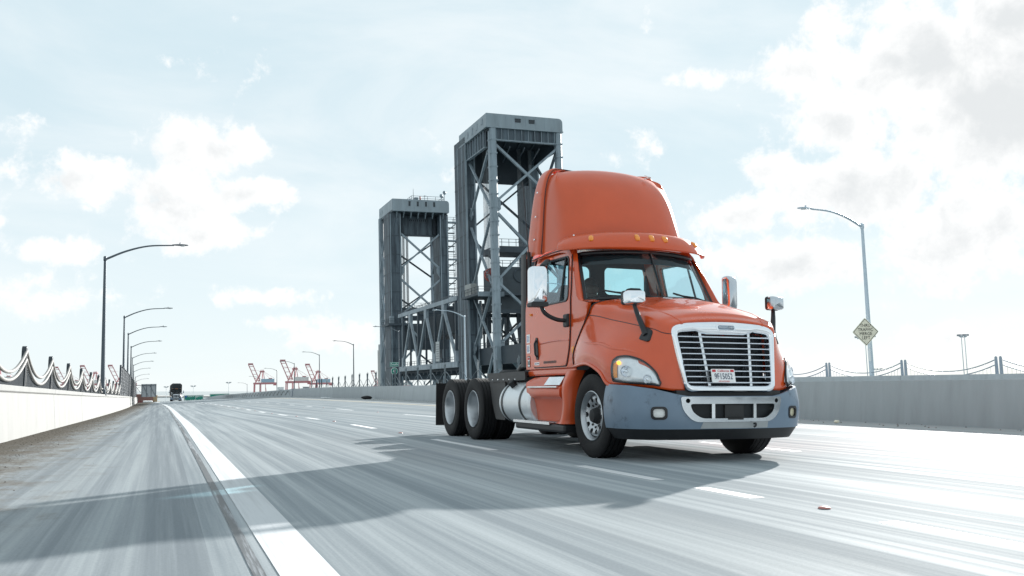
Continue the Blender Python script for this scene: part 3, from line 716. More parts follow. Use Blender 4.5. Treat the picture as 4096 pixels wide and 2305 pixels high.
def build_truck(name, loc, label, paint, shade_paint, hero=True):
    E = empty(name, loc, (0, 0, 0), label, 'truck')
    P = MT
    # ---- hood with fenders
    hg = hood_grid(); b = MB(); b.grid(TG(hg)); hood = b.build('hood', paint, E, smooth=50)
    so = hood.modifiers.new('thick', 'SOLIDIFY'); so.thickness = .03; so.offset = -1
    if hero:
        # panel gap between hood top and fender side, and the raised centre panel
        for sgn in (-1, 1):
            row = [hg[i][18 if sgn < 0 else -19] for i in range(len(hg))]
            MB().tube([T(p[0] + sgn*.001, p[1], p[2] + .001) for p in row], .0045, 5).build('panel_gap', P['gasket'], hood, smooth=50)
            row = [hg[i][27 if sgn < 0 else -28] for i in range(2, len(hg)-2)]
            MB().tube([T(p[0], p[1], p[2] - .006) for p in row], .014, 6).build('crease', paint, hood, smooth=60)
    if hero:
        nc_ = len(hg[0])
        for sgn in (-1, 1):
            row = [hg[0][j if sgn < 0 else nc_-1-j] for j in range(0, 27)]
            MB().tube([T(p[0] + sgn*.004, p[1] - .004, p[2] + .002) for p in row], .0075, 6).build('hood_gap', P['gasket'], hood, smooth=60)
            rows_ = list(range(1, len(hg) - 12)); n_ = len(rows_)
            pts_ = [hg[i][int(9 + 3*q/n_) if sgn < 0 else nc_-1-int(9 + 3*q/n_)] for q, i in enumerate(rows_)]
            pts_ = cr([pts_[k] for k in range(0, n_, 5)], 5)
            MB().tube([T(p[0] - sgn*.012, p[1], p[2] - .010) for p in pts_], [.004 + .022*math.sin(math.pi*k/(len(pts_)-1)) for k in range(len(pts_))], 10).build('fender_crease', paint, hood, smooth=70)
            MB().tube([T(sgn*(.992 - .0*k), -2.33 + 1.2*k/8, 2.752 + .012*math.sin(k*.39)) for k in range(9)], .007, 6).build('roof_gap', P['gasket'], E, smooth=60)
    # wheel-arch lips
    for s in (-1, 1):
        b = MB(); pts = [T(s*(-hg[i][0][0]), hg[i][0][1], hg[i][0][2]) for i in range(0, 26)]
        b.tube(pts, .022, 8).build('wheel_arch', paint, hood, smooth=50)
        b = MB(); G = [[T(s*1.13, .56*math.cos(a), .51 + .60*math.sin(a)), T(s*.55, .56*math.cos(a), .51 + .60*math.sin(a))] for a in [rad(12 + 156*k/14) for k in range(15)]]
        b.grid(G); b.build('wheel_well', P['black'], E, smooth=60)
        # headlamp
        HL = [[(-1.165,.62,1.165),(-1.135,.70,1.205),(-1.06,.83,1.205),(-.96,.96,1.145),(-.875,1.06,1.03),(-.845,1.105,.92)],
              [(-1.185,.62,1.08),(-1.155,.72,1.10),(-1.085,.87,1.09),(-.985,1.0,1.045),(-.90,1.085,.97),(-.845,1.12,.905)],
              [(-1.185,.63,.985),(-1.16,.73,.985),(-1.09,.90,.975),(-1.0,1.015,.955),(-.91,1.095,.92),(-.85,1.122,.89)],
              [(-1.17,.63,.93),(-1.145,.73,.92),(-1.085,.89,.905),(-.99,1.01,.895),(-.91,1.09,.885),(-.86,1.118,.872)]]
        G = loftgrid([[(s*(-p[0]) if s > 0 else p[0], p[1], p[2]) for p in r] for r in HL], 6, 6)
        def outw(p, k):      # push outwards from the body
            q = Vector((p[0], p[1], p[2])); n = Vector((q.x*.75, q.y*.75 + .05, .05)).normalized(); return q + n * k
        back = MB().grid([[T(*outw(p, .012)) for p in r] for r in G]).build('headlight', P['reflector'], E, smooth=60)
        MB().grid([[T(*outw(p, .045)) for p in r] for r in G]).build('lens', P['hl_lens'], back, smooth=60)
        edge = [r[0] for r in G][::-1] + G[0][1:] + [r[-1] for r in G][1:] + G[-1][::-1][1:]
        MB().tube([T(*outw(p, .03)) for p in edge + edge[:1]], .013, 6).build('bezel', P['gasket'], back, smooth=60)
        for (i, j, r, m) in ((9, 10, .066, 'reflector'), (12, 20, .05, 'reflector')):
            p = outw(G[i][j], .02); n = Vector((p.x*.55, -p.y*1.0, 0)).normalized()
            bb = MB().lathe([(r, .03), (r*.97, .015), (r*.7, -.01), (r*.35, -.02), (0, -.022)], T(*p), (n.x, n.y, 0), 20); bb.lathe([(.014, -.02), (.014, .012), (0, .016)], T(*p), (n.x, n.y, 0), 8)
            bb.build('lamp_bowl', P['chrome'], back, smooth=40)
        MB().grid([[T(*outw(G[i][j], .022)) for j in range(1, 6)] for i in range(3, 15)]).build('turn_signal', P['amber'], back, smooth=60)
        p = outw(G[4][6], .02)
        MB().lathe([(.024, 0), (.022, .014), (.013, .022), (0, .024)], T(*p), (s*.5, -1, 0), 14).build('turn_bulb', P['amber_lit'] if s < 0 else P['amber'], back, smooth=60)
    # ---- grille
    def ring(scale_top):
        pass
    outer = rpoly([(-.60,.795),(.60,.795),(.722,1.555),(.52,1.605),(0,1.632),(-.52,1.605),(-.722,1.555)], [.09,.09,.10,.2,.3,.2,.10], 6)
    inner = rpoly([(-.555,.875),(.555,.875),(.625,1.475),(.36,1.495),(.31,1.465),(-.31,1.465),(-.36,1.495),(-.625,1.475)], [.05,.05,.05,.02,.02,.02,.02,.05], 6)
    def resample(poly, n):
        Pp = [Vector(p) for p in poly]; ln = [0]
        for i in range(len(Pp)): ln.append(ln[-1] + (Pp[(i+1) % len(Pp)] - Pp[i]).length)
        out = []; k = 0
        for j in range(n):
            s_ = ln[-1]*j/n
            while ln[k+1] < s_: k += 1
            out.append(Pp[k].lerp(Pp[(k+1) % len(Pp)], (s_-ln[k])/(ln[k+1]-ln[k])))
        return out
    def align(a, c):   # match by angle round the centre
        cx_, cy_ = 0, 1.17; res = []
        for p in a:
            res.append(p)
        return res
    nO = 120; ang = [2*math.pi*k/nO for k in range(nO)]
    def ray_hit(poly, a):
        o = Vector((0, 1.17)); d = Vector((math.cos(a), math.sin(a)*.62)); best = None; n = len(poly)
        for i in range(n):
            p, q = Vector(poly[i]), Vector(poly[(i+1) % n]); e = q - p; den = d.x*e.y - d.y*e.x
            if abs(den) < 1e-9: continue
            t = ((p.x-o.x)*e.y - (p.y-o.y)*e.x)/den; s_ = ((p.x-o.x)*d.y - (p.y-o.y)*d.x)/den
            if t > 0 and -1e-6 <= s_ <= 1+1e-6 and (best is None or t < best): best = t
        return o + d*best
    O = [ray_hit(outer, a) for a in ang]; I = [ray_hit(inner, a) for a in ang]
    loops = []
    for f, t in ((0, .10), (0, .03), (.10, .004), (.28, -.016), (.55, -.020), (.82, -.008), (1, .02), (1, .10)):
        loops.append([gp(*(O[k].lerp(I[k], f)), t) for k in range(nO)])
    sur = MB().grid(loops, closed_c=True).build('grille_surround', P['chrome'], E, smooth=45)
    MB().prism([(p.x*1.03, p.y) for p in I], lambda x, y, t: gp(x, y, t), .17, .19).build('radiator', P['radiator'], E)
    b = MB()
    for k in range(34):
        u = -.6 + 1.2*k/33; b.add([gp(u-.004, .86, .165), gp(u+.004, .86, .165), gp(u+.004, 1.5, .165), gp(u-.004, 1.5, .165)], [(0, 1, 2, 3)])
    tag(b.build('radiator_fins', P['dark'], E), kind='stuff')
    for k in range(9):
        w_ = 1.432 - k * .0655; hw = .555 + (w_ - .875) / .6 * .07 + .01
        b = MB(); G = []
        for j in range(9):
            u = -hw + 2*hw*j/8; G.append([gp(u, w_-.004, .06), gp(u, w_-.010, .012), gp(u, w_+.002, .000), gp(u, w_+.012, .010), gp(u, w_+.009, .06)])
        b.grid(G, closed_c=True); b.build('grille_slat', P['chrome'], E, smooth=60)
    for s in (-1, 1):
        b = MB(); b.add([gp(s*.352, 1.49, .02), gp(s*.318, 1.49, .02), gp(s*.318, 1.49, .15), gp(s*.352, 1.49, .15), gp(s*.298, .87, .02), gp(s*.264, .87, .02), gp(s*.264, .87, .15), gp(s*.298, .87, .15)],
              [(0,1,2,3),(4,5,6,7),(0,1,5,4),(1,2,6,5),(2,3,7,6),(3,0,4,7)]); b.build('grille_bar', P['alum'], E)
    em = MB().prism(rpoly([(-.135,1.51),(.135,1.51),(.135,1.58),(-.135,1.58)], .034, 6), lambda x, y, t: gp(x, y, t), -.032, -.005).build('emblem', P['chrome'], E, bevel=.006)
    if hero:
        MB().prism(rpoly([(-.11,1.521),(.11,1.521),(.11,1.569),(-.11,1.569)], .022, 6), lambda x, y, t: gp(x, y, t), -.0335, -.030).build('emblem_face', P['bumper'], em)
        text('lettering', 'FREIGHTLINER', P['chrome'], em, .036, frame(gp(0, 1.545, -.036), (1, 0, 0), (0, .17, 1)), extrude=.002, xscale=.86)
    # ---- bumper
    S = bs(.66)
    out = [(-BHALF, .385), (BHALF, .385), (BHALF, .895), (bs(1.15), .875), (bs(.93), .835), (S+.02, .775), (S-.10, .755), (-S+.10, .755), (-S-.02, .775), (-bs(.93), .835), (-bs(1.15), .875), (-BHALF, .895)]
    insert_open = rpoly([(-.52,.475),(.52,.475),(.635,.60),(.655,.74),(-.655,.74),(-.635,.60)], [.10,.10,.06,.03,.03,.06], 5)
    fogs = [[(s*bs(.885) + x, y) for x, y in rrect(-.082, .082, .498, .632, .04)] for s in (-1, 1)]
    bumper = sheet(out, [insert_open] + fogs, bump_fn(), .05, .03).build('bumper', P['bumper'], E, smooth=40)
    sheet([(-BHALF+.02, .262), (BHALF-.02, .262), (BHALF-.02, .386), (-BHALF+.02, .386)], [], lambda s_, w_, t: bump_fn(.62, .05, -.012 - (.386-w_)*.35)(s_, w_, t), .06, .03).build('air_dam', P['black'], E, smooth=40)
    sheet(rpoly([(-.43,.392),(.47,.392),(.47,.464),(-.40,.464)], .008), [], lambda s_, w_, t: bump_fn(.62, .05, .004)(s_, w_, t), .05, .008).build('bumper_strip', P['bumper_strip'], E, smooth=40)
    ring_out = rpoly([(-.525,.465),(.525,.465),(.645,.60),(.668,.748),(-.668,.748),(-.645,.60)], [.11,.11,.06,.03,.03,.06], 5)
    ring_in = rpoly([(-.43,.505),(.43,.505),(.535,.58),(.56,.668),(-.56,.668),(-.535,.58)], [.07,.07,.05,.035,.035,.05], 5)
    sheet(ring_out, [ring_in] + [[(sx*.585 + .026*math.cos(a), .703 + .026*math.sin(a)) for a in [2*math.pi*k/16 for k in range(16)]] for sx in (-1, 1)], lambda s_, w_, t: bump_fn(.62, .05, .014 + .012*max(0, (w_-.66)/.09))(s_, w_, t), .035, .03).build('bumper_insert', P['insert'], E, smooth=50)
    sheet([(-.64,.47),(.64,.47),(.66,.745),(-.66,.745)], [], bump_fn(.62, .05, -.05), .1, .01).build('lower_grille', P['radiator'], E, smooth=40)
    b = MB()
    for k in range(12):
        w_ = .512 + k*.0135; b.grid([[bump_fn(.62, .05, -.035)(s_, w_-.003, 0), bump_fn(.62, .05, -.035)(s_, w_+.003, 0)] for s_ in [-.55 + 1.1*q/20 for q in range(21)]])
    tag(b.build('lower_grille_mesh', P['dark'], E), kind='stuff')
    for s in (-1, 1): sheet([(s*.275-.02,.50),(s*.275+.02,.50),(s*.275+.02,.675),(s*.275-.02,.675)], [], bump_fn(.62, .05, .0), .1, .03).build('lower_grille_bar', P['alum'], E)
    sheet([(-.125,.50),(.125,.50),(.125,.655),(-.125,.655)], [], bump_fn(.62, .05, -.012), .1, .03).build('sensor_box', P['black'], E)
    sheet([(-.10,.488),(.10,.488),(.10,.506),(-.10,.506)], [], bump_fn(.62, .05, .02), .1, .05).build('sensor_bracket', P['black'], E)
    MB().box(-.7, .7, -1.22, -1.0, .70, .82).build('grille_gap_panel', P['black'], E)
    for s in (-1, 1):
        c = s*bs(.885)
        fg = sheet(rrect(c-.088, c+.088, .492, .638, .045), [rrect(c-.062, c+.062, .518, .612, .035)], bump_fn(.62, .05, .008), .03, .05).build('fog_lamp', P['gasket'], E, smooth=40)
        sheet(rrect(c-.066, c+.066, .515, .615, .035), [], bump_fn(.62, .05, -.016), .03, .01).build('lens', P['clear'] if s < 0 else P['yellowed'], fg, smooth=40)
    # ---- cab sides and doors
    for s in (-1, 1):
        def fs(off=0.0, s=s):
            def f(v, w, t): return T(s*(cab_u(w, v) + off - t), v, w)
            return f
        win = rpoly([(-1.90,2.01),(-.83,2.01),(-.86,2.18),(-1.03,2.60),(-1.10,2.645),(-1.90,2.665)], [.06,.10,.1,.06,.06,.06], 4)
        winb = rpoly([(-1.95,1.95),(-.77,1.95),(-.80,2.19),(-.99,2.66),(-1.08,2.70),(-1.95,2.72)], [.06,.10,.1,.06,.06,.06], 4)
        side = sheet([(-2.38,1.12),(-.64,1.12),(-.63,1.25),(-.50,1.52),(-.30,1.78),(-.24,1.93),(-.52,1.985),(-.60,2.05),(-.98,2.69),(-1.10,2.80),(-1.3,2.86),(-2.38,2.90)], [winb], fs(), .08, .045).build('cab_side', paint, E, smooth=40)
        dr = sheet(rpoly([(-2.05,1.15),(-.93,1.15),(-.80,1.42),(-.76,1.9),(-.80,2.18),(-.985,2.67),(-1.08,2.745),(-2.05,2.785)], [.04,.05,.2,.2,.1,.08,.08,.06], 4), [win], fs(.016), .07, .05)
        door = dr.build('door', paint, E, smooth=40)
        sheet(rpoly([(-1.92,1.99),(-.81,1.99),(-.84,2.18),(-1.02,2.62),(-1.10,2.665),(-1.92,2.685)], [.06,.10,.1,.06,.06,.06], 4), [], fs(-.012), .09, .006).build('window', P['winglass'], door, smooth=40)
        MB().tube([fs(.014)(x, y, 0) for x, y in win + win[:1]], .015, 6).build('window_seal', P['gasket'], door, smooth=60)
        MB().beam(fs(.004)(-1.10, 2.02, 0), fs(.004)(-1.18, 2.645, 0), .02, .03).build('window_divider', P['gasket'], door)
        # door outline gap
        gap = rpoly([(-2.06,1.14),(-.925,1.14),(-.79,1.42),(-.75,1.9),(-.79,2.18),(-.975,2.675),(-1.075,2.755),(-2.06,2.795)], [.04,.05,.2,.2,.1,.08,.08,.06], 4)
        MB().tube([fs(.004)(x, y, 0) for x, y in gap + gap[:1]], .008, 5).build('door_gap', P['gasket'], side, smooth=60)
        # lower body crease on the door
        MB().tube([fs(.012)(v, 1.46 + .03*math.sin((v+2)*2), 0) for v in [-2.02 + 1.2*k/10 for k in range(11)]], .012, 6).build('door_crease', paint, door, smooth=60)
        h = MB().prism(rpoly([(-1.935,1.25),(-1.845,1.25),(-1.865,1.57),(-1.945,1.57)], .04, 4), lambda x, y, t: fs(t)(x, y, 0), .014, .026).build('handle_recess', P['black'], door)
        MB().tube([fs(.03)(-1.89, 1.29, 0), fs(.055)(-1.89, 1.33, 0), fs(.055)(-1.905, 1.48, 0), fs(.03)(-1.905, 1.53, 0)], .014, 8).build('door_handle', P['gasket'], door, smooth=50)
        if hero and s < 0:
            pl = MB().prism(rrect(-2.005, -1.825, 1.178, 1.215, .008), lambda x, y, t: fs(t)(x, y, 0), .016, .022).build('name_badge', P['chrome'], door)
            text('lettering', 'CASCADIA', P['navy'], door, .034, frame(fs(.0235)(-1.915, 1.196, 0), (0, -1, 0), (0, 0, 1)), extrude=.0004)
            text('lettering', 'BG CARRIER INC. USDOT', P['ink'], door, .036, frame(fs(.017)(-1.47, 1.205, 0), (0, -1, 0), (0, 0, 1)), extrude=.0004) if False else None
            b = MB(); random.seed(3); x = -1.68
            while x < -1.24:
                wd = random.uniform(.012, .03); b.add([fs(.0175)(x, 1.19, 0), fs(.0175)(x+wd, 1.19, 0), fs(.0175)(x+wd, 1.225, 0), fs(.0175)(x, 1.225, 0)], [(0, 1, 2, 3)]); x += wd + .008
            b.build('worn_door_print', P['gasket'], door)
            for (v0, w0, w1) in ((-2.33, 1.36, 1.485), (-2.33, 1.51, 1.635)):
                st = MB().prism(rrect(v0, v0+.125, w0, w1, .004), lambda x, y, t: fs(t)(x, y, 0), .002, .005).build('sticker', P['plate'], side)
                b = MB()
                for q in range(5): b.add([fs(.0065)(v0+.015, w0+.02+.018*q, 0), fs(.0065)(v0+.085+.02*(q % 2), w0+.02+.018*q, 0), fs(.0065)(v0+.085+.02*(q % 2), w0+.028+.018*q, 0), fs(.0065)(v0+.015, w0+.028+.018*q, 0)], [(0,1,2,3)])
                b.build('sticker_print', mat('blue_print', (.05, .12, .35), .5) if 'blue_print' not in D.materials else D.materials['blue_print'], st)
            st = MB().prism(rrect(-2.305, -2.215, 1.155, 1.315, .006), lambda x, y, t: fs(t)(x, y, 0), .002, .005).build('sticker', P['ink'], side)
            MB().prism(rrect(-2.295, -2.225, 1.165, 1.305, .004), lambda x, y, t: fs(t)(x, y, 0), .005, .007).build('sticker_face', P['plate'], st)
            text('lettering', '80', P['ink'], st, .085, frame(fs(.0085)(-2.26, 1.215, 0), (0, -1, 0), (0, 0, 1)), extrude=.0004)
            MB().prism(rrect(-2.288, -2.232, 1.262, 1.295, .003), lambda x, y, t: fs(t)(x, y, 0), .007, .0085).build('sticker_mark', P['red'], st)
        # side marker on the cowl
        MB().lathe([(.05, 0), (.05, .012), (.035, .022), (0, .026)], fs(.0)(-.70, 1.345, 0), (s, 0, 0), 16).build('side_marker', P['amber'], E, smooth=50)
        MB().tube([fs(.005)(-2.15, 1.9, 0), fs(.012)(-2.15, 1.93, 0)], .02, 8).build('clearance_lamp', P['amber'], E, smooth=50)
        # A pillar from the side to the windscreen edge
        G = [[T(s*cab_u(w), v, w), T(s*(cab_u(w)-.035), v+.055, w+.005), T(s*(x), y, w)] for (v, w, x, y) in ((-.50,1.97,.985,-.55), (-.60,2.06,.975,-.60), (-.74,2.30,.945,-.74), (-.87,2.52,.915,-.875), (-.985,2.69,.885,-.985), (-1.06,2.78,.84,-1.02))]
        MB().grid(loftgrid(G, 4, 4)).build('a_pillar', paint, E, smooth=60)
        # cowl corner between door and hood
        G = [[T(s*1.09,-.50,1.98), T(s*1.075,-.28,1.945), T(s*1.0,-.20,1.935)], [T(s*.985,-.55,1.995), T(s*.95,-.36,1.985), T(s*.9,-.22,1.955)]]
        MB().grid(G).build('cowl', paint, E, smooth=60)
        # cab floor sill
        b = MB(); b.box(*sorted((s*.80, s*1.06)), .68, 2.36, 1.02, 1.125); b.build('sill', paint if s < 0 else paint, E, bevel=.03)
        b = MB(); b.box(*sorted((s*.70, s*.98)), .9, 2.3, .90, 1.03); b.build('cab_underside', P['dark'], E, bevel=.03)
    # ---- windscreen
    WS = [[(-.985,-.56,1.985),(-.80,-.40,2.0),(-.42,-.27,2.012),(0,-.235,2.015)],
          [(-.945,-.745,2.30),(-.76,-.57,2.31),(-.40,-.42,2.32),(0,-.385,2.32)],
          [(-.895,-.955,2.655),(-.72,-.76,2.66),(-.38,-.60,2.665),(0,-.56,2.67)]]
    wg = loftgrid([mirror_row(r) for r in WS], 7, 6); nr, nc = len(wg), len(wg[0])
    ws = MB().grid(TG([[Vector(p) + Vector((0, .004, .002)) for p in r] for r in wg])).build('windscreen', P['glass'], E, smooth=60)
    edge = [wg[i][0] for i in range(nr)] + wg[-1][1:] + [wg[i][-1] for i in range(nr-2, -1, -1)] + wg[0][::-1][1:]
    MB().tube([T(p[0]*.985, p[1]-.005, p[2]) for p in edge], .034, 8).build('gasket', P['gasket'], ws, smooth=60)
    MB().tube([T(0, p[1]+.012, p[2]+.005) for p in [r[nc//2] for r in wg]], .017, 6).build('windscreen_divider', P['gasket'], ws, smooth=60)
    # inner sun shade along the top of the glass
    MB().grid(TG([[Vector((p[0]*.97, p[1]-.05, p[2] - .01)) for p in wg[i]] for i in range(11, nr)])).build('sun_shade', P['interior'], E, smooth=60)
    for s, a, c_ in ((-1, (-.62, 2.035), (-.03, 2.10)), (1, (.42, 2.03), (.92, 2.05))):
        pass
    def wsp(u, w_, off=.02):
        i = min(nr-1, max(0, round((w_-2.0)/.66*(nr-1)))); j = min(range(nc), key=lambda k: abs(wg[i][k][0]-u)); p = wg[i][j]; return T(u, p[1] + off, w_)
    for (u0, w0, u1, w1) in ((-.10, 2.02, -.72, 2.10), (.80, 2.00, .22, 2.075)):
        wp = MB().tube([wsp(u0, w0, .03), wsp((u0+u1)/2, (w0+w1)/2 + .01, .05), wsp(u1, w1, .03)], [.014, .011, .008], 6).build('wiper', P['gasket'], E, smooth=60)
        MB().beam(wsp(u0 - .12, w0 + .0, .025), wsp(u1 - .05, w1 + .02, .025), .012, .022).build('wiper_blade', P['gasket'], wp)
    # ---- visor
    VS = [[(-1.135,-1.06,2.735),(-1.10,-.93,2.72),(-.98,-.76,2.715),(-.62,-.53,2.715),(0,-.43,2.72)],
          [(-1.125,-1.10,2.795),(-1.085,-.98,2.80),(-.96,-.81,2.805),(-.61,-.575,2.81),(0,-.47,2.815)],
          [(-1.06,-1.18,2.86),(-1.02,-1.08,2.885),(-.90,-.91,2.905),(-.58,-.67,2.92),(0,-.565,2.93)],
          [(-.99,-1.24,2.885),(-.945,-1.17,2.92),(-.84,-1.03,2.94),(-.54,-.79,2.96),(0,-.69,2.97)]]
    vg = loftgrid([mirror_row(r) for r in VS], 5, 6)
    vis = MB().shell(TG(vg), lambda p: Vector(p) + Vector((0, .012, -.018))).build('sun_visor', shade_paint, E, smooth=50)
    for u in (-.80, -.21, 0, .21, .80):
        j = min(range(len(vg[0])), key=lambda k: abs(vg[7][k][0]-u)); p = Vector(vg[7][j]); q = Vector(vg[10][j]); r_ = Vector(vg[4][j])
        n = Vector((p.x*.55, .55, .38)).normalized(); x = Vector((1, 0, 0)) if abs(u) < .5 else Vector((.8, -.5*(1 if u > 0 else -1), 0)).normalized()
        ax = (q - r_).normalized(); G = []
        for f, wd, ht in ((-1, .012, .0), (-.9, .028, .012), (-.55, .036, .022), (0, .038, .026), (.5, .036, .022), (.88, .026, .010), (1, .01, 0)):
            c0 = p + ax*(f*.062); G.append([T(*(c0 - x*wd - n*.006)), T(*(c0 - x*wd*.6 + n*ht)), T(*(c0 + x*wd*.6 + n*ht)), T(*(c0 + x*wd - n*.006))])
        MB().grid(loftgrid(G, 2, 3)).build('marker_lamp', P['amber'], vis, smooth=60)
    # ---- roof and back wall
    RG = []
    for v, dz in ((-.97, -.12), (-1.10, -.03), (-1.35, .02), (-1.9, .03), (-2.36, .02)):
        RG.append([(s_*a, v, z + dz) for s_, a, z in ((-1, .985, 2.74), (-1, .93, 2.845), (-1, .78, 2.885), (-1, .4, 2.91), (1, 0, 2.915), (1, .4, 2.91), (1, .78, 2.885), (1, .93, 2.845), (1, .985, 2.74))])
    MB().shell(TG(loftgrid(RG, 3, 3)), (0, 0, -.03)).build('roof', paint, E, smooth=50)
    if hero:
        wins = [rrect(-.93, -.05, 2.28, 2.70, .08), rrect(.19, .92, 2.28, 2.70, .08)]
        sheet([(-1.06,1.10),(1.06,1.10),(1.06,2.0),(.95,2.72),(.9,2.86),(-.9,2.86),(-.95,2.72),(-1.06,2.0)], wins, lambda x, y, t: T(x, -2.34 + t, y), .15, .05).build('cab_back', MT['interior'], E)
        for i, wn in enumerate(wins): MB().prism(wn, lambda x, y, t: T(x, -2.32 + t, y), 0, .006).build('rear_window', P['glass'], E)
    else:
        sheet([(-1.06,1.10),(1.06,1.10),(1.06,2.0),(.95,2.72),(.9,2.86),(-.9,2.86),(-.95,2.72),(-1.06,2.0)], [], lambda x, y, t: T(x, -2.34 + t, y), .3, .05).build('cab_back', MT['interior'], E)
    # ---- roof fairing
    lev = [(2.79, 1.01, -.97), (3.05, .998, -1.03), (3.30, .982, -1.13), (3.55, .958, -1.25), (3.75, .925, -1.38), (3.89, .875, -1.52), (3.98, .79, -1.66), (4.03, .64, -1.80)]
    FG = []
    for (w_, hw, vf) in lev:
        back = -2.05
        FG.append([(-hw, back, w_), (-hw*.992, -1.72 if vf > -1.6 else (back+vf)/2, w_ + .002), (-hw*.93, vf - .30*(1-(w_-2.9)*.3), w_+.004), (-hw*.70, vf - .095, w_ + .008), (-hw*.36, vf - .02, w_ + .012), (0, vf, w_ + .014)])
    FG = [[(p[0], p[1], 2.79 + (p[2]-2.79)*1.03) for p in r] for r in FG]
    FG.append([(-.44, -2.05, 4.095), (-.43, -2.0, 4.095), (-.40, -1.96, 4.095), (-.3, -1.94, 4.097), (-.15, -1.935, 4.098), (0, -1.93, 4.098)])
    fg = loftgrid([mirror_row(r) for r in FG], 5, 6)
    fair = MB().grid(TG(fg)).build('roof_fairing', shade_paint, E, smooth=60)
    # flange behind the fairing, a rib a little proud of it
    def arch(v, k, lean):
        pts = [(-1.075, v - .02, 2.78), (-1.045, v + lean*.2, 3.15), (-1.015, v + lean*.5, 3.5), (-.975, v + lean*.8, 3.78), (-.905, v + lean, 3.975), (-.79, v + lean*1.05, 4.06), (-.5, v + lean*1.08, 4.05), (0, v + lean*1.1, 4.03)]
        return [(p[0]*k, p[1], 2.78 + (p[2]-2.78)*(.435 + .6*k)) for p in pts]
    rows = [mirror_row(arch(-1.88, .94, -.06)), mirror_row(arch(-1.90, .985, -.06)), mirror_row(arch(-1.96, 1.0, -.06)), mirror_row(arch(-2.33, 1.0, .11)), mirror_row(arch(-2.36, .97, .11))]
    fl = MB().grid(TG(loftgrid(rows, 3, 5))).build('fairing_flange', shade_paint, E, smooth=50)
    seam = cr(mirror_row(arch(-1.865, .966, -.06)), 5)
    MB().tube([T(*p) for p in seam[:32]], .006, 6).build('fairing_seam', P['gasket'], fl, smooth=60)
    if hero:
        for (u, v, w_) in ((-1.033, -2.03, 3.72), (-1.055, -2.05, 3.36), (-1.072, -2.06, 3.02)):
            MB().lathe([(.016, 0), (.014, .008), (0, .01)], T(u, v, w_), (-1, 0, 0), 10).build('rivet', P['chrome'], fl, smooth=50)
        for i, j in ((3, 15), (3, 21), (2, 46)):
            p = Vector(fg[i][j]); MB().lathe([(.014, 0), (.012, .008), (0, .01)], T(*(p + Vector((p.x*.008, .004, 0)))), (p.x, -.6, 0), 10).build('rivet', P['chrome'], fair, smooth=50)
        MB().tube([T(.50, -1.56, 3.955), T(.56, -1.50, 3.965), T(.53, -1.60, 4.02)], [.012, .018, .006], 6).build('loose_trim', P['plate'], fair, smooth=40)
    # ---- dark extender strips behind the cab
    for s in (-1, 1):
        G = [[T(s*1.07, -2.39, w_), T(s*1.085, -2.47, w_), T(s*1.07, -2.60, w_)] for w_ in (1.16, 2.0, 2.86)]
        MB().shell(TG([]) or loftgrid(G, 3, 3), (-s*.025, 0, 0)).build('side_extender', P['black'], E, smooth=50)
    # ---- mirrors
    for s in (-1, 1):
        G = []
        for v_, k in ((-.99, .96), (-.965, 1.0), (-.90, 1.0), (-.845, .96), (-.815, .80)):
            G.append([T(s*1.50 + x*k*.96, v_ - s*x*k*.34, 2.205 + y*k) for x, y in rrect(-.105, .105, -.255, .255, .05, 4)])
        mb = MB().grid(G, closed_c=True); n_ = len(G[0]); mb.f += [list(range(n_)), list(range(len(mb.v)-n_, len(mb.v)))]
        mir = mb.build('side_mirror', P['chrome'] if s < 0 else P['insert'], E, smooth=50)
        MB().prism(rrect(-.098, .098, -.245, .245, .04), lambda x, y, t: T(s*1.50 + x*.96, -.99 - t - s*x*.34, 2.205 + y), .0, .004).build('mirror_glass', P['reflector'], mir)
        MB().prism(rrect(-.107, .107, -.03, .03, .02), lambda x, y, t: T(s*1.50 + x, -.83 - t - s*x*.34, 1.945 + y), 0, .16).build('mirror_foot', P['black'], mir)
        MB().tube(cr([T(s*1.46, -.90, 1.94), T(s*1.40, -.89, 1.83), T(s*1.25, -.87, 1.755), T(s*1.10, -.85, 1.74)], 6), .028, 10).build('mirror_arm', P['black'], mir, smooth=50)
        MB().box(*sorted((s*1.08, s*1.135)), .78, .93, 1.655, 1.83).build('mirror_bracket', P['black'], mir, bevel=.02)
        if s < 0: MB().tube(cr([T(s*1.42, -.93, 2.47), T(s*1.30, -1.05, 2.56), T(s*1.12, -1.45, 2.60), T(s*.99, -1.75, 2.63)], 6), [.045]*19, 8, flat=.55).build('mirror_upper_arm', P['black'], mir, smooth=50)
        G = []
        hv = .74
        for v_, k in ((hv-.07, .9), (hv-.05, 1.0), (hv+.02, 1.0), (hv+.055, .93), (hv+.075, .7)):
            G.append([T(s*1.0 + .04 + x*k*.97, v_ - s*x*k*.25, 1.905 + y*k) for x, y in rrect(-.115, .115, -.082, .082, .035, 4)])
        mb = MB().grid(G, closed_c=True); mb.f += [list(range(n_)), list(range(len(mb.v)-n_, len(mb.v)))]
        hm = mb.build('hood_mirror', P['chrome'] if s < 0 else P['insert'], E, smooth=50)
        MB().prism(rrect(-.118, .118, -.086, .086, .035), lambda x, y, t: T(s*1.0 + .04 + x*.97, hv-.045 - t - s*x*.25, 1.905 + y), 0, .05).build('mirror_back', P['gasket'], hm, bevel=.012)
        MB().tube(cr([T(s*.985 + .04, hv-.03, 1.83), T(s*.955 + .03, hv+.02, 1.70), T(s*.91 + .01, hv+.09, 1.55), T(s*.885, hv+.14, 1.46)], 5), [.024 + .018*k/15 for k in range(16)], 10).build('mirror_arm', P['gasket'], hm, smooth=50)
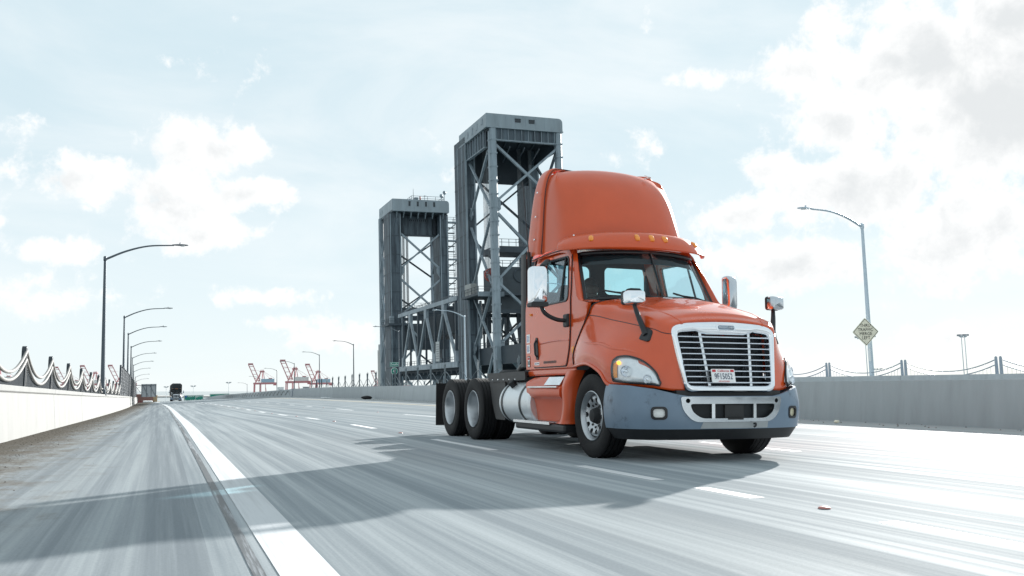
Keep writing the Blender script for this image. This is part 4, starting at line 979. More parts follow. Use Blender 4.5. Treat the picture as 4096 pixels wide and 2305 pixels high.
        MB().prism(rpoly([(hv+.06, 1.41), (hv+.22, 1.37), (hv+.22, 1.50), (hv+.10, 1.56)], .035), lambda x, y, t: T(s*(.895 - (y-1.4)*.42 - (x-.9)*.35 - t), x, y), -.03, .06).build('mirror_base', P['gasket'], hm, bevel=.015)
    # aerial
    MB().tube([T(-1.10, -2.18, 2.62), T(-1.115, -2.18, 2.85)], .03, 8).build('antenna_base', P['black'], E, smooth=40)
    MB().tube([T(-1.115, -2.18, 2.84), T(-1.13, -2.26, 3.4), T(-1.14, -2.36, 3.95)], .008, 6).build('antenna', P['gasket'], E, smooth=40)
    MB().tube([T(1.115, -2.18, 2.84), T(1.13, -2.2, 3.4), T(1.14, -2.25, 3.95)], .006, 6).build('antenna', P['gasket'], E, smooth=40)
    # ---- chassis
    for s in (-1, 1):
        MB().box(*sorted((s*.36, s*.44)), -1.0, 6.55, .62, .92).build('frame_rail', P['dark'], E)
        # fuel tank
        tk = MB().lathe([(0, -3.20), (.20, -3.20), (.285, -3.185), (.318, -3.15), (.325, -3.10), (.325, -1.95), (.30, -1.92), (0, -1.92)], (s*.90, 0, .635), (0, -1, 0), 48).build('fuel_tank', P['brushed'], E, smooth=35)
        for v_ in (-3.02, -2.28): MB().lathe([(.327, -.03), (.333, -.03), (.333, .03), (.327, .03)], (s*.90, -v_, .635), (0, -1, 0), 48, closed=True).build('tank_strap', P['gasket'], tk, smooth=35)
        a = rad(50); c0 = Vector((s*(.90 + .32*math.cos(a)), 2.78, .635 + .32*math.sin(a)))
        MB().lathe([(.055, 0), (.055, .05), (.06, .055), (.06, .085), (.05, .095), (0, .096)], c0, (s*math.cos(a), 0, math.sin(a)), 16).build('filler_cap', P['dark'], tk, smooth=40)
        # chassis fairing with steps
        q = lambda u, v, w_: T(s*u, v, w_)
        CF = [[(1.06,-2.10,1.0),(1.10,-1.6,1.005),(1.10,-1.2,1.0),(1.09,-.95,1.0)],
              [(1.165,-2.14,.93),(1.15,-1.7,.90),(1.15,-1.2,.885),(1.14,-.92,.885)],
              [(1.185,-2.10,.84),(1.215,-1.7,.845),(1.215,-1.2,.845),(1.205,-.88,.845)],
              [(1.175,-2.08,.74),(1.22,-1.7,.745),(1.22,-1.2,.75),(1.215,-.86,.75)],
              [(1.12,-2.05,.69),(1.165,-1.7,.69),(1.165,-1.2,.69),(1.165,-.88,.69)],
              [(1.09,-2.02,.55),(1.13,-1.7,.55),(1.13,-1.2,.55),(1.135,-.88,.55)],
              [(1.07,-1.98,.40),(1.11,-1.7,.40),(1.11,-1.2,.40),(1.12,-.86,.40)]]
        MB().shell([[q(*p) for p in r] for r in loftgrid(CF, 4, 5)], (-s*.05, 0, 0)).build('chassis_fairing', shade_paint, E, smooth=45)
        CO = [[(1.06,-.94,1.06),(1.14,-.80,1.06),(1.15,-.58,1.08),(1.0,-.54,1.08)], [(1.12,-.95,.85),(1.20,-.82,.85),(1.21,-.66,.86),(1.02,-.60,.86)], [(1.13,-.92,.62),(1.20,-.80,.62),(1.205,-.66,.62),(1.02,-.62,.62)], [(1.12,-.98,.44),(1.22,-.82,.44),(1.22,-.68,.44),(1.02,-.64,.44)], [(1.18,-1.08,.385),(1.24,-.86,.385),(1.235,-.68,.385),(1.02,-.64,.385)]]
        MB().grid([[q(*p) for p in r] for r in loftgrid(CO, 5, 4)]).build('fairing_post', shade_paint, E, smooth=60)
        st = MB().box(*sorted((s*1.02, s*1.245)), .66, 2.40, .27, .375).build('step_skirt', P['black'], E, bevel=.03)
        b = MB(); b.box(*sorted((s*1.04, s*1.25)), 1.10, 2.43, .378, .388)
        for k in range(7): b.box(*sorted((s*(1.06+.027*k), s*(1.068+.027*k))), 1.12, 2.41, .388, .394)
        b.box(*sorted((s*1.25, s*1.262)), 1.10, 2.43, .362, .398)
        b.build('step', P['alum'], E)
        b = MB(); b.box(*sorted((s*1.20, s*1.235)), .93, 1.95, .852, .876); b.build('step', P['alum'], E, bevel=.006)
        MB().prism([(-1.50,.89),(-.97,.89),(-.93,1.0),(-1.44,1.0)], lambda x, y, t: q(1.155 - (y-.89)*.5 + t, x, y), 0, .012).build('kick_plate', P['alum'], E)
        # quarter fender and deck edge
        MB().prism(rpoly([(-3.98,1.09),(-2.30,1.10),(-2.28,.97),(-3.86,.95)], .05), lambda x, y, t: q(1.13 - t, x, y), 0, .03).build('deck_edge', P['black'], E)
        for k in range(5): MB().lathe([(.012, 0), (.01, .008), (0, .009)], q(1.13, -3.7 + .25*k, .985), (s, 0, 0), 8).build('rivet', P['chrome'], E, smooth=40)
        MB().prism(rpoly([(-3.92,.95),(-3.20,.95),(-3.20,.36),(-3.62,.36),(-3.80,.62)], .04), lambda x, y, t: q(1.10 - t, x, y), 0, .03).build('quarter_fender', P['black'], E)
        MB().box(*sorted((s*.78, s*1.22)), 6.62, 6.65, .16, .95).build('mud_flap', P['rubber'], E)
        front_wheel(E, T(s*1.035, 0, .51), s > 0)
        for v_ in (-4.45, -5.77): rear_wheel(E, T(s*1.075, v_, .51), s > 0)
    b = MB(); b.box(-1.05, 1.05, 2.45, 3.9, 1.03, 1.075); b.build('deck_plate', P['dark'], E)
    b = MB(); b.lathe([(0, .04), (.42, .04), (.47, 0), (.45, -.06), (0, -.06)], (0, 5.1, 1.14), (0, 0, 1), 28); b.box(-.25, .25, 4.7, 5.4, .92, 1.08); b.build('fifth_wheel', P['dark'], E, smooth=30)
    for v_ in (0, -4.45, -5.77): MB().tube([T(-.9, v_, .5), T(0, v_, .5), T(.9, v_, .5)], [.08, .12 if v_ else .07, .08], 10).build('axle', P['dark'], E, smooth=40)
    MB().box(-.42, .42, -.9, 1.5, .45, .95).build('engine_block', P['dark'], E, bevel=.05)
    MB().box(-.5, .5, 1.0, 4.2, .35, .62).build('gearbox', P['dark'], E, bevel=.08)
    MB().tube(cr([T(-.55, -2.5, 1.35), T(-.75, -2.75, 1.22), T(-.72, -3.05, 1.13), T(-.3, -3.4, 1.1)], 6), .05, 8).build('air_line', P['black'], E, smooth=50)
    MB().tube(cr([T(-.9, -2.42, 1.16), T(-.95, -2.75, 1.19), T(-.9, -3.05, 1.12)], 5), .06, 8).build('air_line', P['black'], E, smooth=50)
    # ---- cab inside
    MB().box(-1.04, 1.04, .30, 2.33, 1.08, 1.15).build('cab_floor', P['interior'], E)
    MB().grid([[T(-.99, -.55, 1.97), T(.99, -.55, 1.97)], [T(-.97, -.62, 1.985), T(.97, -.62, 1.985)], [T(-.97, -.95, 1.96), T(.97, -.95, 1.96)], [T(-.97, -1.0, 1.5), T(.97, -1.0, 1.5)]]).build('dashboard', P['interior'], E, smooth=40)
    MB().prism(rpoly([(.30, 1.95), (.85, 1.95), (.80, 2.07), (.42, 2.09)], .05), lambda x, y, t: T(x, -.95 + t, y), 0, .35).build('instrument_hood', P['interior'], E)
    if hero:
        for s in (-1, 1):
            b = MB().box(s*.55-.27, s*.55+.27, 1.30, 1.86, 1.42, 1.62).build('seat', P['seat'], E, bevel=.06, seg=3)
            G = [[T(s*.55 + x*k, v_, w_) for x in (-.26, -.22, 0, .22, .26)] for w_, k, v_ in ((1.6, 1, -1.78), (1.85, 1, -1.86), (2.06, .88, -1.92), (2.18, .6, -1.95), (2.30, .52, -1.97), (2.36, .3, -1.98))]
            MB().shell(loftgrid(G, 3, 3), (0, .12, 0)).build('seat_back', P['seat'], b, smooth=60)
        MB().lathe([(.225, -.016), (.241, 0), (.225, .016), (.209, 0)], T(.55, -1.08, 1.98), (0, -.75, .66), 32, closed=True).build('steering_wheel', P['gasket'], E, smooth=60)
        MB().lathe([(.0, .02), (.075, .02), (.085, -.03), (.05, -.12), (.04, -.3)], T(.55, -1.08, 1.98), (0, .75, .66), 20).build('steering_hub', P['gasket'], E, smooth=60)
        # licence plate
        pl = MB().prism(rrect(-.275, .035, .908, 1.062, .012), lambda x, y, t: gp(x, y, t), -.034, -.026).build('licence_plate', P['plate'], E)
        pm = frame(gp(-.12, .975, -.0365), (1, 0, 0), (0, .17, 1))
        text('lettering', '9F15052', P['navy'], pl, .098, pm, extrude=.0004, xscale=.72)
        text('lettering', 'California', P['red'], pl, .040, frame(gp(-.12, 1.040, -.0365), (1, 0, 0), (0, .17, 1)), extrude=.0004, shear=.25)
        for x0 in (-.262, -.022): MB().prism([(x0, 1.028), (x0+.045, 1.028), (x0+.045, 1.054), (x0, 1.054)], lambda x, y, t: gp(x, y, t), -.036, -.034).build('plate_sticker', P['red'], pl)
        text('lettering', 'APPORTIONED', P['red'], pl, .022, frame(gp(-.12, .921, -.0365), (1, 0, 0), (0, .17, 1)), extrude=.0004)
        # toll bracket rods, hose hooks on the bumper
        MB().tube(cr([T(.235, 1.335, .44), T(.25, 1.355, .445), T(.245, 1.36, .42), T(.225, 1.35, .405)], 4), .012, 6).build('tow_hook', P['gasket'], E, smooth=50)
    return E
truck = build_truck('orange_truck', (TX, TY, 0), 'orange day-cab tractor truck with tall roof fairing and chrome grille driving towards us', MT['orange'], MT['orange_faded'])

# ---------------------------------------------------------------- person in the cab
def skin_mesh(name, verts, edges, radii, m, parent, root=0, sub=2):
    me = D.meshes.new(name); me.from_pydata([tuple(v) for v in verts], edges, []); me.materials.append(m)
    o = D.objects.new(name, me); link(o, parent)
    mod = o.modifiers.new('skin', 'SKIN'); mod.use_smooth_shade = True
    for i, r in enumerate(radii):
        me.skin_vertices[0].data[i].radius = (r, r) if not isinstance(r, tuple) else r
        me.skin_vertices[0].data[i].use_root = (i == root)
    s = o.modifiers.new('sub', 'SUBSURF'); s.levels = sub; s.render_levels = sub
    return o
def person(loc, label):
    E = empty('person', loc, (0, 0, 0), label, 'person')
    # seat height origin; facing -Y, head turned towards +X
    V = [(0,.02,.10),(0,.03,.28),(0,.03,.42),(0,.02,.52),(0,.0,.60),(.02,-.02,.68),(.03,-.03,.77),
         (-.18,.02,.46),(-.27,-.05,.25),(-.20,-.28,.14),(-.15,-.36,.13),(.18,.02,.46),(.27,-.05,.25),(.20,-.28,.14),(.15,-.36,.13),
         (-.10,-.25,.07),(-.12,-.46,.05),(-.12,-.52,-.35),(.10,-.25,.07),(.12,-.46,.05),(.12,-.52,-.35),
         (.115,-.055,.69),(.10,-.05,.63),(-.15,-.43,.10),(.15,-.43,.10)]
    Ed = [(0,1),(1,2),(2,3),(3,4),(4,5),(5,6),(2,7),(7,8),(8,9),(9,10),(2,11),(11,12),(12,13),(13,14),(0,15),(15,16),(16,17),(0,18),(18,19),(19,20),(5,21),(4,22),(10,23),(14,24)]
    Rr = [.14,(.16,.11),(.15,.10),.055,.075,.095,.085,.075,.05,.04,.035,.075,.05,.04,.035,.085,.065,.05,.085,.065,.05,.018,.03,.03,.03]
    body = skin_mesh('body', V, Ed, Rr, MT['skin'], E)
    Vs = V[:4] + V[7:10] + V[11:14]
    skin_mesh('shirt', Vs, [(0,1),(1,2),(2,3),(2,4),(4,5),(5,6),(2,7),(7,8),(8,9)], [.185,(.215,.165),(.205,.155),.085,.115,.085,.07,.115,.085,.07], MT['shirt'], E)
    G = []
    for k in range(7):
        a = rad(90*k/6); G.append([(.01 + .108*math.cos(a)*math.cos(g) - .012, -.015 + .112*math.cos(a)*math.sin(g), .735 + .125*math.sin(a)) for g in [2*math.pi*q/16 for q in range(16)]])
    MB().grid(G, closed_c=True).build('hair', MT['hair'], E, smooth=60)
person((TX - .45, TY + 1.50, 1.56), 'silhouetted person in dark clothing seated behind the windscreen of the orange truck')

# ================================================================ the old vertical-lift bridge
LEAN = -.03
steel_d = mat('weathered_shaded_steel', (.05, .067, .083), .6, var=.25, vscale=.5, stretch=(1, 1, .25), dirt=(.045, .057, .07), dscale=.35, dth=(.48, .75), rnd=.10)  # dark copy of the bridge steel, shade put into its colour
steel_l = mat('lit_bridge_steel', (.27, .325, .365), .5, var=.25, vscale=.6, stretch=(1, 1, .2), dirt=(.13, .16, .185), dscale=.8, dth=(.5, .72), rnd=.08)  # bright copy of the same steel, for lit members and edges
plate_s = mat('stained_bridge_plate', (.09, .12, .145), .6, var=.4, vscale=.45, stretch=(1, 1, .10), dirt=(.034, .046, .06), dscale=.8, dth=(.42, .60), rnd=.05)
cap_m = mat('machinery_house_sheet', (.29, .345, .38), .5, var=.18, vscale=.4, stretch=(1, 1, .2), dirt=(.21, .24, .265), dscale=.5, dth=(.5, .8))
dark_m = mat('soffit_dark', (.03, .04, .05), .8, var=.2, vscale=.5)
cw_m = mat('counterweight_concrete', (.075, .092, .105), .8, var=.15, vscale=.4, dirt=(.07, .08, .09), dscale=.3)
rope_m = mat('wire_rope', (.16, .17, .18), .6)
rustred = mat('red_sheave', (.38, .085, .07), .55, var=.15, vscale=2)
glz = mat('dark_window', (.02, .03, .04), .25)
def xbrace(E, m, a, b, c, d, w_=.45, name='brace'):
    """two crossing diagonals a-d and b-c"""
    MB().beam(a, d, w_, w_*.8).build(name, m, E); MB().beam(b, c, w_*.98, w_*.72).build(name, m, E)
def column(E, x, y, z0, z1, w_, d_, m, name='column', ch=.3):
    b = MB(); out = [(-w_/2+ch, -d_/2), (w_/2-ch, -d_/2), (w_/2, -d_/2+ch), (w_/2, d_/2-ch), (w_/2-ch, d_/2), (-w_/2+ch, d_/2), (-w_/2, d_/2-ch), (-w_/2, -d_/2+ch)]
    b.prism(out, lambda p, q, t: (x+p, y+q, t), z0, z1); return b.build(name, m, E)
def railing(E, pts, h=1.1, m=None, sp=2.2, name='railing'):
    b = MB()
    for p, q in zip(pts, pts[1:]):
        p, q = Vector(p), Vector(q); n = max(1, int((q-p).length / sp))
        for k in range(n+1):
            r = p.lerp(q, k/n); b.beam(r, r + Vector((0, 0, h)), .09)
        for z in (h, h*.55): b.beam(p + Vector((0,0,z)), q + Vector((0,0,z)), .09)
    return b.build(name, m or steel_d, E)
def machinery_cap(E, x0, x1, y0, y1, z0, z1, wins, side_wins):
    b = MB(); n = 6; r = .9
    prof = [(x0, z0), (x0, z1-.15)] + [(x0 + .15*(1-math.cos(a)), z1-.15 + .15*math.sin(a)) for a in [rad(30*k) for k in range(1, 4)]] + [(x1-r + r*math.sin(a), z1-r + r*math.cos(a)) for a in [rad(15*k) for k in range(0, 7)]] + [(x1, z0)]
    b.prism(prof, lambda x, z, t: (x, t, z), y0, y1)
    cap = b.build('machinery_house', cap_m, E, smooth=35)
    # vertical sheet joints on the front
    k = x0 + 2.2
    while k < x1 - .5:
        MB().box(k-.03, k+.03, y0-.03, y0, z0, z1-.3).build('sheet_joint', steel_l, cap); k += 2.2
    for (x, z, w_, h) in wins:
        f = MB().box(x-w_/2, x+w_/2, y0-.10, y0-.02, z-h/2, z+h/2).build('window', glz, E); MB().box(x-w_/2-.08, x+w_/2+.08, y0-.22, y0-.10, z+h/2, z+h/2+.1).build('window_hood', steel_l, f)
    for (y, z, w_, h) in side_wins:
        MB().box(x0-.07, x0-.01, y-w_/2, y+w_/2, z-h/2, z+h/2).build('side_hatch', steel_l, E)
    return cap
# ---- near tower: local x from its left face, y away from us
NT = empty('lift_tower', (61.75, 172, 0), (0, LEAN, 0), 'nearer and taller-looking grey steel lift bridge tower right behind the truck cab', 'bridge tower', 'lift bridge towers')
ZB = -16
machinery_cap(NT, 0, 17.3, 0, 18.2, 55.0, 57.75, [(7.1, 56.6, 1.25, .75), (10.2, 56.55, 1.25, .75)], [(2.6, 56.5, 1.1, 1.2), (6, 56.3, 1.0, 1.3), (9, 56.2, .9, 1.5), (12, 56.1, .8, 1.4)])
MB().box(-.05, 17.4, -.1, 18.3, 54.75, 55.0).build('cornice', cap_m, NT)
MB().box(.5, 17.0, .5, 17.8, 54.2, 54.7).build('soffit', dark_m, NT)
MB().box(2.3, 16.0, .45, .62, 52.3, 54.75).build('front_girder', plate_s, NT)
for k in range(9): MB().box(3.4 + 1.5*k, 3.5 + 1.5*k, .15, .45, 52.4, 54.7).build('stiffener', steel_l, NT)
MB().box(2.2, 16.0, .2, .9, 52.15, 52.4).build('girder_flange', steel_l, NT)
MB().box(.5, .66, 1.8, 14, 51.0, 54.75).build('side_girder', plate_s, NT)
for k in range(7): MB().box(.2, .5, 2.8 + 1.7*k, 2.9 + 1.7*k, 51.1, 54.7).build('stiffener', steel_l, NT)
MB().box(.2, .9, 1.8, 14, 50.85, 51.05).build('girder_flange', steel_l, NT)
MB().box(16.6, 16.8, 1.8, 14, 51.0, 54.7).build('side_girder', steel_d, NT)
MB().box(2.2, 15.2, 14.6, 15.0, 46.3, 54.2).build('rear_girder', dark_m, NT)
for z in (53.3, 50.5): 
    for k in range(4): MB().beam((2.2 + 3.3*k, .9, z+.6), (5.5 + 3.3*k, 14, z+.6), .25).build('roof_brace', steel_d, NT)
for k in range(20):
    for cx_ in (1.55, 16.45): MB().box(cx_ - .82 + (.12 if cx_ > 9 else 0), cx_ + .82 - (.12 if cx_ > 9 else 0), -.06, 1.66, -2 + 2.85*k, -1.72 + 2.85*k).build('splice_plate', steel_l, NT)
column(NT, 1.55, .8, ZB, 55, 1.55, 1.6, steel_l); column(NT, 16.45, .8, ZB, 55, 1.3, 1.6, steel_l)
for x0, x1 in ((0, 2.1), (15.2, 17.3)):
    lg = MB().box(x0, x1, 14.0, 22.0, ZB, 55.2 if x0 else 56.4).build('main_leg', plate_s, NT)
    for y in (16.5, 19.5): MB().box(x0-.06, x0, y-.12, y+.12, ZB, 55).build('rivet_band', steel_l, lg)
    MB().box(x0-.15, x0 + .25, 13.86, 14.0, ZB, 55).build('edge_angle', steel_l, lg); MB().box(x1-.25, x1+.1, 13.86, 14.0, ZB, 55).build('edge_angle', steel_l, lg)
    for k in range(11): MB().box(x0-.05, x1+.05, 13.93, 22.05, -4 + 5.5*k, -3.75 + 5.5*k).build('splice_plate', steel_d, lg)
NZ = [(51.3, 39.6), (37.0, 23.4), (22.4, 10.2), (9.2, -6)]
for a, c in NZ:
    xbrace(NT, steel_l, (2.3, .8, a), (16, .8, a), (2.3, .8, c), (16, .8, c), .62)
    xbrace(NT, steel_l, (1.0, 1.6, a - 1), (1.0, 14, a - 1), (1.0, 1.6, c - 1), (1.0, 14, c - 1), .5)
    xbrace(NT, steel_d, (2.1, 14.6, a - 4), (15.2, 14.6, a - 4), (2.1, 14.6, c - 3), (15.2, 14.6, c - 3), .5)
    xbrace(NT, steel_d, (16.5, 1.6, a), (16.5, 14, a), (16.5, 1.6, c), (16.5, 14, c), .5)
    for (x, s) in ((2.5, 1), (15.8, -1)):
        MB().prism([(x, c - 2.3), (x + s*.55, c - 1.8), (x + s*.55, c + .1), (x, c + .7)], lambda p, q, t: (p, .8 + t, q), -.16, .16).build('gusset', steel_l, NT)
    MB().prism([(13.9, c - 2), (12.6, c - 1.0), (12.6, c - .2), (13.9, c + .8)], lambda p, q, t: (1.0 + t, p, q), -.14, .14).build('gusset', steel_l, NT)
for x in (3.4, 5.6, 11.6, 14.2):
    b = MB()
    for k in range(6): b.tube([(x + .16*k, 12.3, 20), (x + .16*k, 12.3, 54)], .045, 4)
    b.build('rope_bundle', rope_m, NT)
for x in (3.2, 6.0):
    b = MB()
    for k in range(5): b.tube([(x*.4 + .16*k, 4.0, 24), (x*.4 + .16*k, 4.0, 53)], .045, 4)
    b.build('rope_bundle', rope_m, NT)
MB().box(2.8, 15.0, 4.5, 12, 17.2, 26.4).build('counterweight', cw_m, NT, bevel=.15)
MB().lathe([(1.25, -.15), (1.5, -.15), (1.5, .15), (1.25, .15)], (8.4, 4.4, 24.6), (0, 1, 0), 28, closed=True).build('counterweight_ring', steel_d, NT, smooth=40)
sh = MB().lathe([(1.25, -.2), (1.45, -.28), (1.45, .28), (1.25, .2)], (1.5, 3.4, 24.4), (0, 1, 0), 32, closed=True).build('sheave', rustred, NT, smooth=40)
for k in range(6):
    a = rad(30*k + 10); MB().beam((1.5 - 1.3*math.cos(a), 3.4, 24.4 - 1.3*math.sin(a)), (1.5 + 1.3*math.cos(a), 3.4, 24.4 + 1.3*math.sin(a)), .2, .12).build('spoke', rustred, sh)
MB().lathe([(.3, -.3), (.3, .3)], (1.5, 3.4, 24.4), (0, 1, 0), 14).build('sheave_hub', rustred, sh, smooth=40)
MB().box(-1.6, 16, 2.6, 14, 20.2, 20.7).build('platform', steel_d, NT)
MB().box(-1.7, 4, 2.5, 2.7, 19.9, 20.9).build('platform_edge', steel_l, NT)
railing(NT, [(-1.6, 14, 20.7), (-1.6, 2.6, 20.7), (5, 2.6, 20.7)], 1.3)
MB().box(-1.3, .1, 8.5, 12.5, 20.7, 23.2).build('equipment_cabinet', mat('cabinet_grey', (.36, .37, .36), .6, var=.1), NT, bevel=.05)
MB().box(3.4, 16.4, 6, 14, 29.7, 31.0).build('upper_platform', steel_d, NT); railing(NT, [(3.4, 6, 31), (16.4, 6, 31)], 1.5, sp=1.6)
railing(NT, [(2.8, 4.6, 26.4), (15, 4.6, 26.4)], 1.3, sp=1.6)
# deck running through the tower and its lower frames
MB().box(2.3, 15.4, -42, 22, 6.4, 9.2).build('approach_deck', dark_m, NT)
MB().box(2.1, 2.3, -42, 22, 6.0, 9.6).build('deck_girder', steel_d, NT); railing(NT, [(2.2, -40, 9.6), (2.2, 13, 9.6)], 1.1, sp=3)
for k in range(6):
    x = 4.2 + 2.2*k; MB().beam((x + (.9 if k % 2 else -.2), 13.5, 9), (x + .3, 13.5, 18), .7, .5).build('lower_post', steel_d, NT)
for y in (2, 13.6): MB().box(2, 15.4, y, y + .6, 16.4, 17.2).build('cross_beam', steel_d, NT)
MB().tube(cr([(2.6, 13.7, 20), (2.6, 13.7, 12), (2.2, 13.7, 11), (2.2, 13.7, -8)], 4), .32, 8).build('downpipe', steel_l, NT, smooth=40)
# ---- far tower
FT = empty('lift_tower', (61.9, 255, 0), (0, LEAN, 0), 'farther lift bridge tower on the left with railing and antennas on its roof', 'bridge tower', 'lift bridge towers')
machinery_cap(FT, 0, 17.3, 0, 17, 53.0, 56.3, [(5.2, 55.0, .55, 1.4), (7.7, 55.0, .55, 1.4), (10.2, 55.0, .55, 1.4), (12.7, 55.0, .55, 1.4)], [(13, 54.6, 1, 1.2), (16, 54.6, 1, 1.2)])
MB().box(.2, 17.2, -.2, 17.2, 52.7, 53.0).build('cornice', cap_m, FT)
for k, x in enumerate((1.5, 3.6, 5.8, 8.0, 10.2, 12.4, 15.6)): MB().prism([(-.2, 52.7), (1.4, 52.7), (1.4, 50.9), (1.1, 50.9)], lambda p, q, t, x=x: (x + t, p, q), -.1, .1).build('bracket', steel_l, FT)
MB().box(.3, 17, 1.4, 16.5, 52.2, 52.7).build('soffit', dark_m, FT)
for x0, x1 in ((-.6, 2.9), (14.6, 17.2)):
    lg = MB().box(x0, x1, 1.2, 8.5, ZB, 52.4).build('main_leg', plate_s, FT)
    for x in (x0 + .25, x1 - .3): MB().box(x-.12, x+.12, 1.06, 1.2, ZB, 52).build('edge_angle', steel_l, lg)
    for k in range(11): MB().box(x0-.04, x1+.04, 1.12, 8.54, -4 + 5.5*k, -3.8 + 5.5*k).build('splice_plate', steel_d, lg)
column(FT, .3, 15.8, ZB, 53, 1.5, 1.5, steel_l); column(FT, 16.6, 15.8, ZB, 53, 1.5, 1.5, steel_l)
MB().box(3.0, 14.6, 5.0, 5.4, 46.6, 52.2).build('front_girder', plate_s, FT)
for x in (3.6, 13.8): MB().box(x-.4, x+.4, 4.0, 5.0, 46.6, 52.2).build('girder_post', dark_m, FT)
b = MB()
for k in range(9): b.box(6.4 + .6*k, 6.6 + .6*k, 4.93, 5.0, 50.7, 51.2)
b.build('vent_slots', glz, FT)
MB().box(3.0, 14.6, 4.6, 5.8, 46.2, 46.6).build('girder_flange', steel_d, FT)
for a, c in ((46.4, 36.2), (32.8, 22.6), (21, 9), (5, -8)):
    xbrace(FT, steel_l, (2.9, 2.0, a), (14.6, 2.0, a), (2.9, 2.0, c), (14.6, 2.0, c), .62)
    xbrace(FT, steel_d, (1.0, 15.8, a - 1), (16, 15.8, a - 1), (1.0, 15.8, c - 1), (16, 15.8, c - 1), .55)
    xbrace(FT, steel_d, (16.4, 8.5, a), (16.4, 15.2, a), (16.4, 8.5, c), (16.4, 15.2, c), .5)
    xbrace(FT, steel_l, (-.3, 8.5, a), (-.3, 15.2, a), (-.3, 8.5, c), (-.3, 15.2, c), .4)
    for x, s in ((2.9, 1), (14.6, -1)): MB().prism([(x, c - 2.6), (x + s*.9, c - 1.2), (x + s*.9, c), (x, c + .8)], lambda p, q, t: (p, 2.0 + t, q), -.15, .15).build('gusset', steel_l, FT)
for x in (3.3, 4.5, 5.6):
    b = MB()
    for k in range(6): b.tube([(x + .13*k, 6.5, 14), (x + .13*k, 6.5, 52)], .05, 4)
    b.build('rope_bundle', rope_m, FT)
MB().box(2.6, 14.8, 3.5, 12, 12.5, 20.0).build('counterweight', cw_m, FT, bevel=.15)
MB().box(-1.5, 5.0, .2, 9, 19.3, 19.9).build('platform', steel_d, FT); railing(FT, [(-1.5, 9, 19.9), (-1.5, .2, 19.9), (5, .2, 19.9)], 1.3)
MB().box(-.9, .2, .6, 2.0, 19.9, 22.0).build('equipment_cabinet', steel_l, FT, bevel=.05)
MB().box(2.9, 15, 3, 9, 23.4, 24.6).build('upper_platform', steel_d, FT); railing(FT, [(2.9, 3, 24.6), (15, 3, 24.6)], 1.4, sp=2)
MB().box(-.2, 16.5, 1.5, 10, 3.5, 5.2).build('lower_strut', steel_d, FT)
# roof railing and antennas
railing(FT, [(6.4, 2, 56.3), (16.2, 2, 56.3), (16.2, 9, 56.3), (6.4, 9, 56.3), (6.4, 2, 56.3)], 1.5, sp=2.2, name='roof_railing')
MB().tube([(7.2, 3, 56.3), (7.2, 3, 60.2)], [.1, .04], 6).build('mast', steel_d, FT)
MB().box(7.6, 8.7, 3, 4, 56.3, 57.6).build('roof_cabinet', steel_l, FT)
MB().lathe([(.25, 0), (.25, .9), (0, 1.0)], (9.3, 3, 56.9), (0, 0, 1), 10).build('beacon', rustred, FT, smooth=40)
MB().tube([(10.6, 3, 56.3), (10.6, 3, 58.3)], .06, 6).build('antenna', steel_d, FT); MB().beam((10.0, 3, 58.0), (11.2, 3, 58.2), .08).build('antenna', steel_d, FT)
for x, z in ((15.6, 58.2), (16.6, 59.2)):
    dsh = MB().lathe([(.0, .22), (.35, .16), (.6, .0), (.62, .02), (.36, .2), (0, .26)], (x, 2.2, z), (.3, -1, 0), 18).build('dish', steel_l, FT, smooth=40); MB().tube([(x, 2.4, 56.3), (x, 2.4, z)], .08, 6).build('dish_post', steel_d, dsh)
# zig-zag access stair on the right of the far tower
for k in range(6):
    z = 50.2 - 5.6*k; lan = MB().box(17.3, 21.2, 2, 4, z, z + .3).build('landing', steel_l, FT)
    railing(FT, [(17.4, 2, z+.3), (21.1, 2, z+.3), (21.1, 4, z+.3)], 1.3, steel_d, 1.3, 'landing_railing')
    MB().beam((17.3, 3, z - 2.6), (20.4, 3, z), .3, .25).build('landing_brace', steel_l, FT)
    for q in (1.5, 3.1): MB().box(17.3, 19.6, 2.4, 3.6, z - q - .1, z - q + .1).build('rung_frame', steel_d, FT)
    b = MB()
    for x in (19.2, 19.8): b.beam((x, 2.6, z - 5.6), (x, 2.6, z + 1.2), .1)
    for j in range(9): b.beam((19.2, 2.6, z - 5.3 + .65*j), (19.8, 2.6, z - 5.3 + .65*j), .07)
    b.build('ladder', steel_d, FT)
# ---- the lift span hung between the towers
LS = empty('lift_span', (61.7, 194, 0), (0, LEAN*.7, 0), 'grey steel truss lift span hanging between the two bridge towers', 'bridge span')
Y1 = 54.5
for x in (0, 15.4):
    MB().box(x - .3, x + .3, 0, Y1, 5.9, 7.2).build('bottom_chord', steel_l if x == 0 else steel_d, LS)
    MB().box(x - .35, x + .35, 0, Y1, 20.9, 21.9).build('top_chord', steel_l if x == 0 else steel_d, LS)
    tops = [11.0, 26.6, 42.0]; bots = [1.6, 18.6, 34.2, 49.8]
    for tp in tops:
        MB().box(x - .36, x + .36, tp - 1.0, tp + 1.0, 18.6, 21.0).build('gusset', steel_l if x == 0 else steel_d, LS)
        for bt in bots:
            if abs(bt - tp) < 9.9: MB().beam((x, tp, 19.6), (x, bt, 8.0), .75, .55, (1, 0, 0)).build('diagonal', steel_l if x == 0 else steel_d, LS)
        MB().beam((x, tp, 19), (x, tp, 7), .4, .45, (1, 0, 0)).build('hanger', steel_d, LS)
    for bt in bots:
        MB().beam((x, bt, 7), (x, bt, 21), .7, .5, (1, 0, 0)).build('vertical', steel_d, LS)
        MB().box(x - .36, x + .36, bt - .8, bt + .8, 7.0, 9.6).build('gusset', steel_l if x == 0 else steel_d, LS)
    railing(LS, [(x - .3, 0, 21.9), (x - .3, Y1, 21.9)], .55, steel_d, 3.2, 'chord_railing')
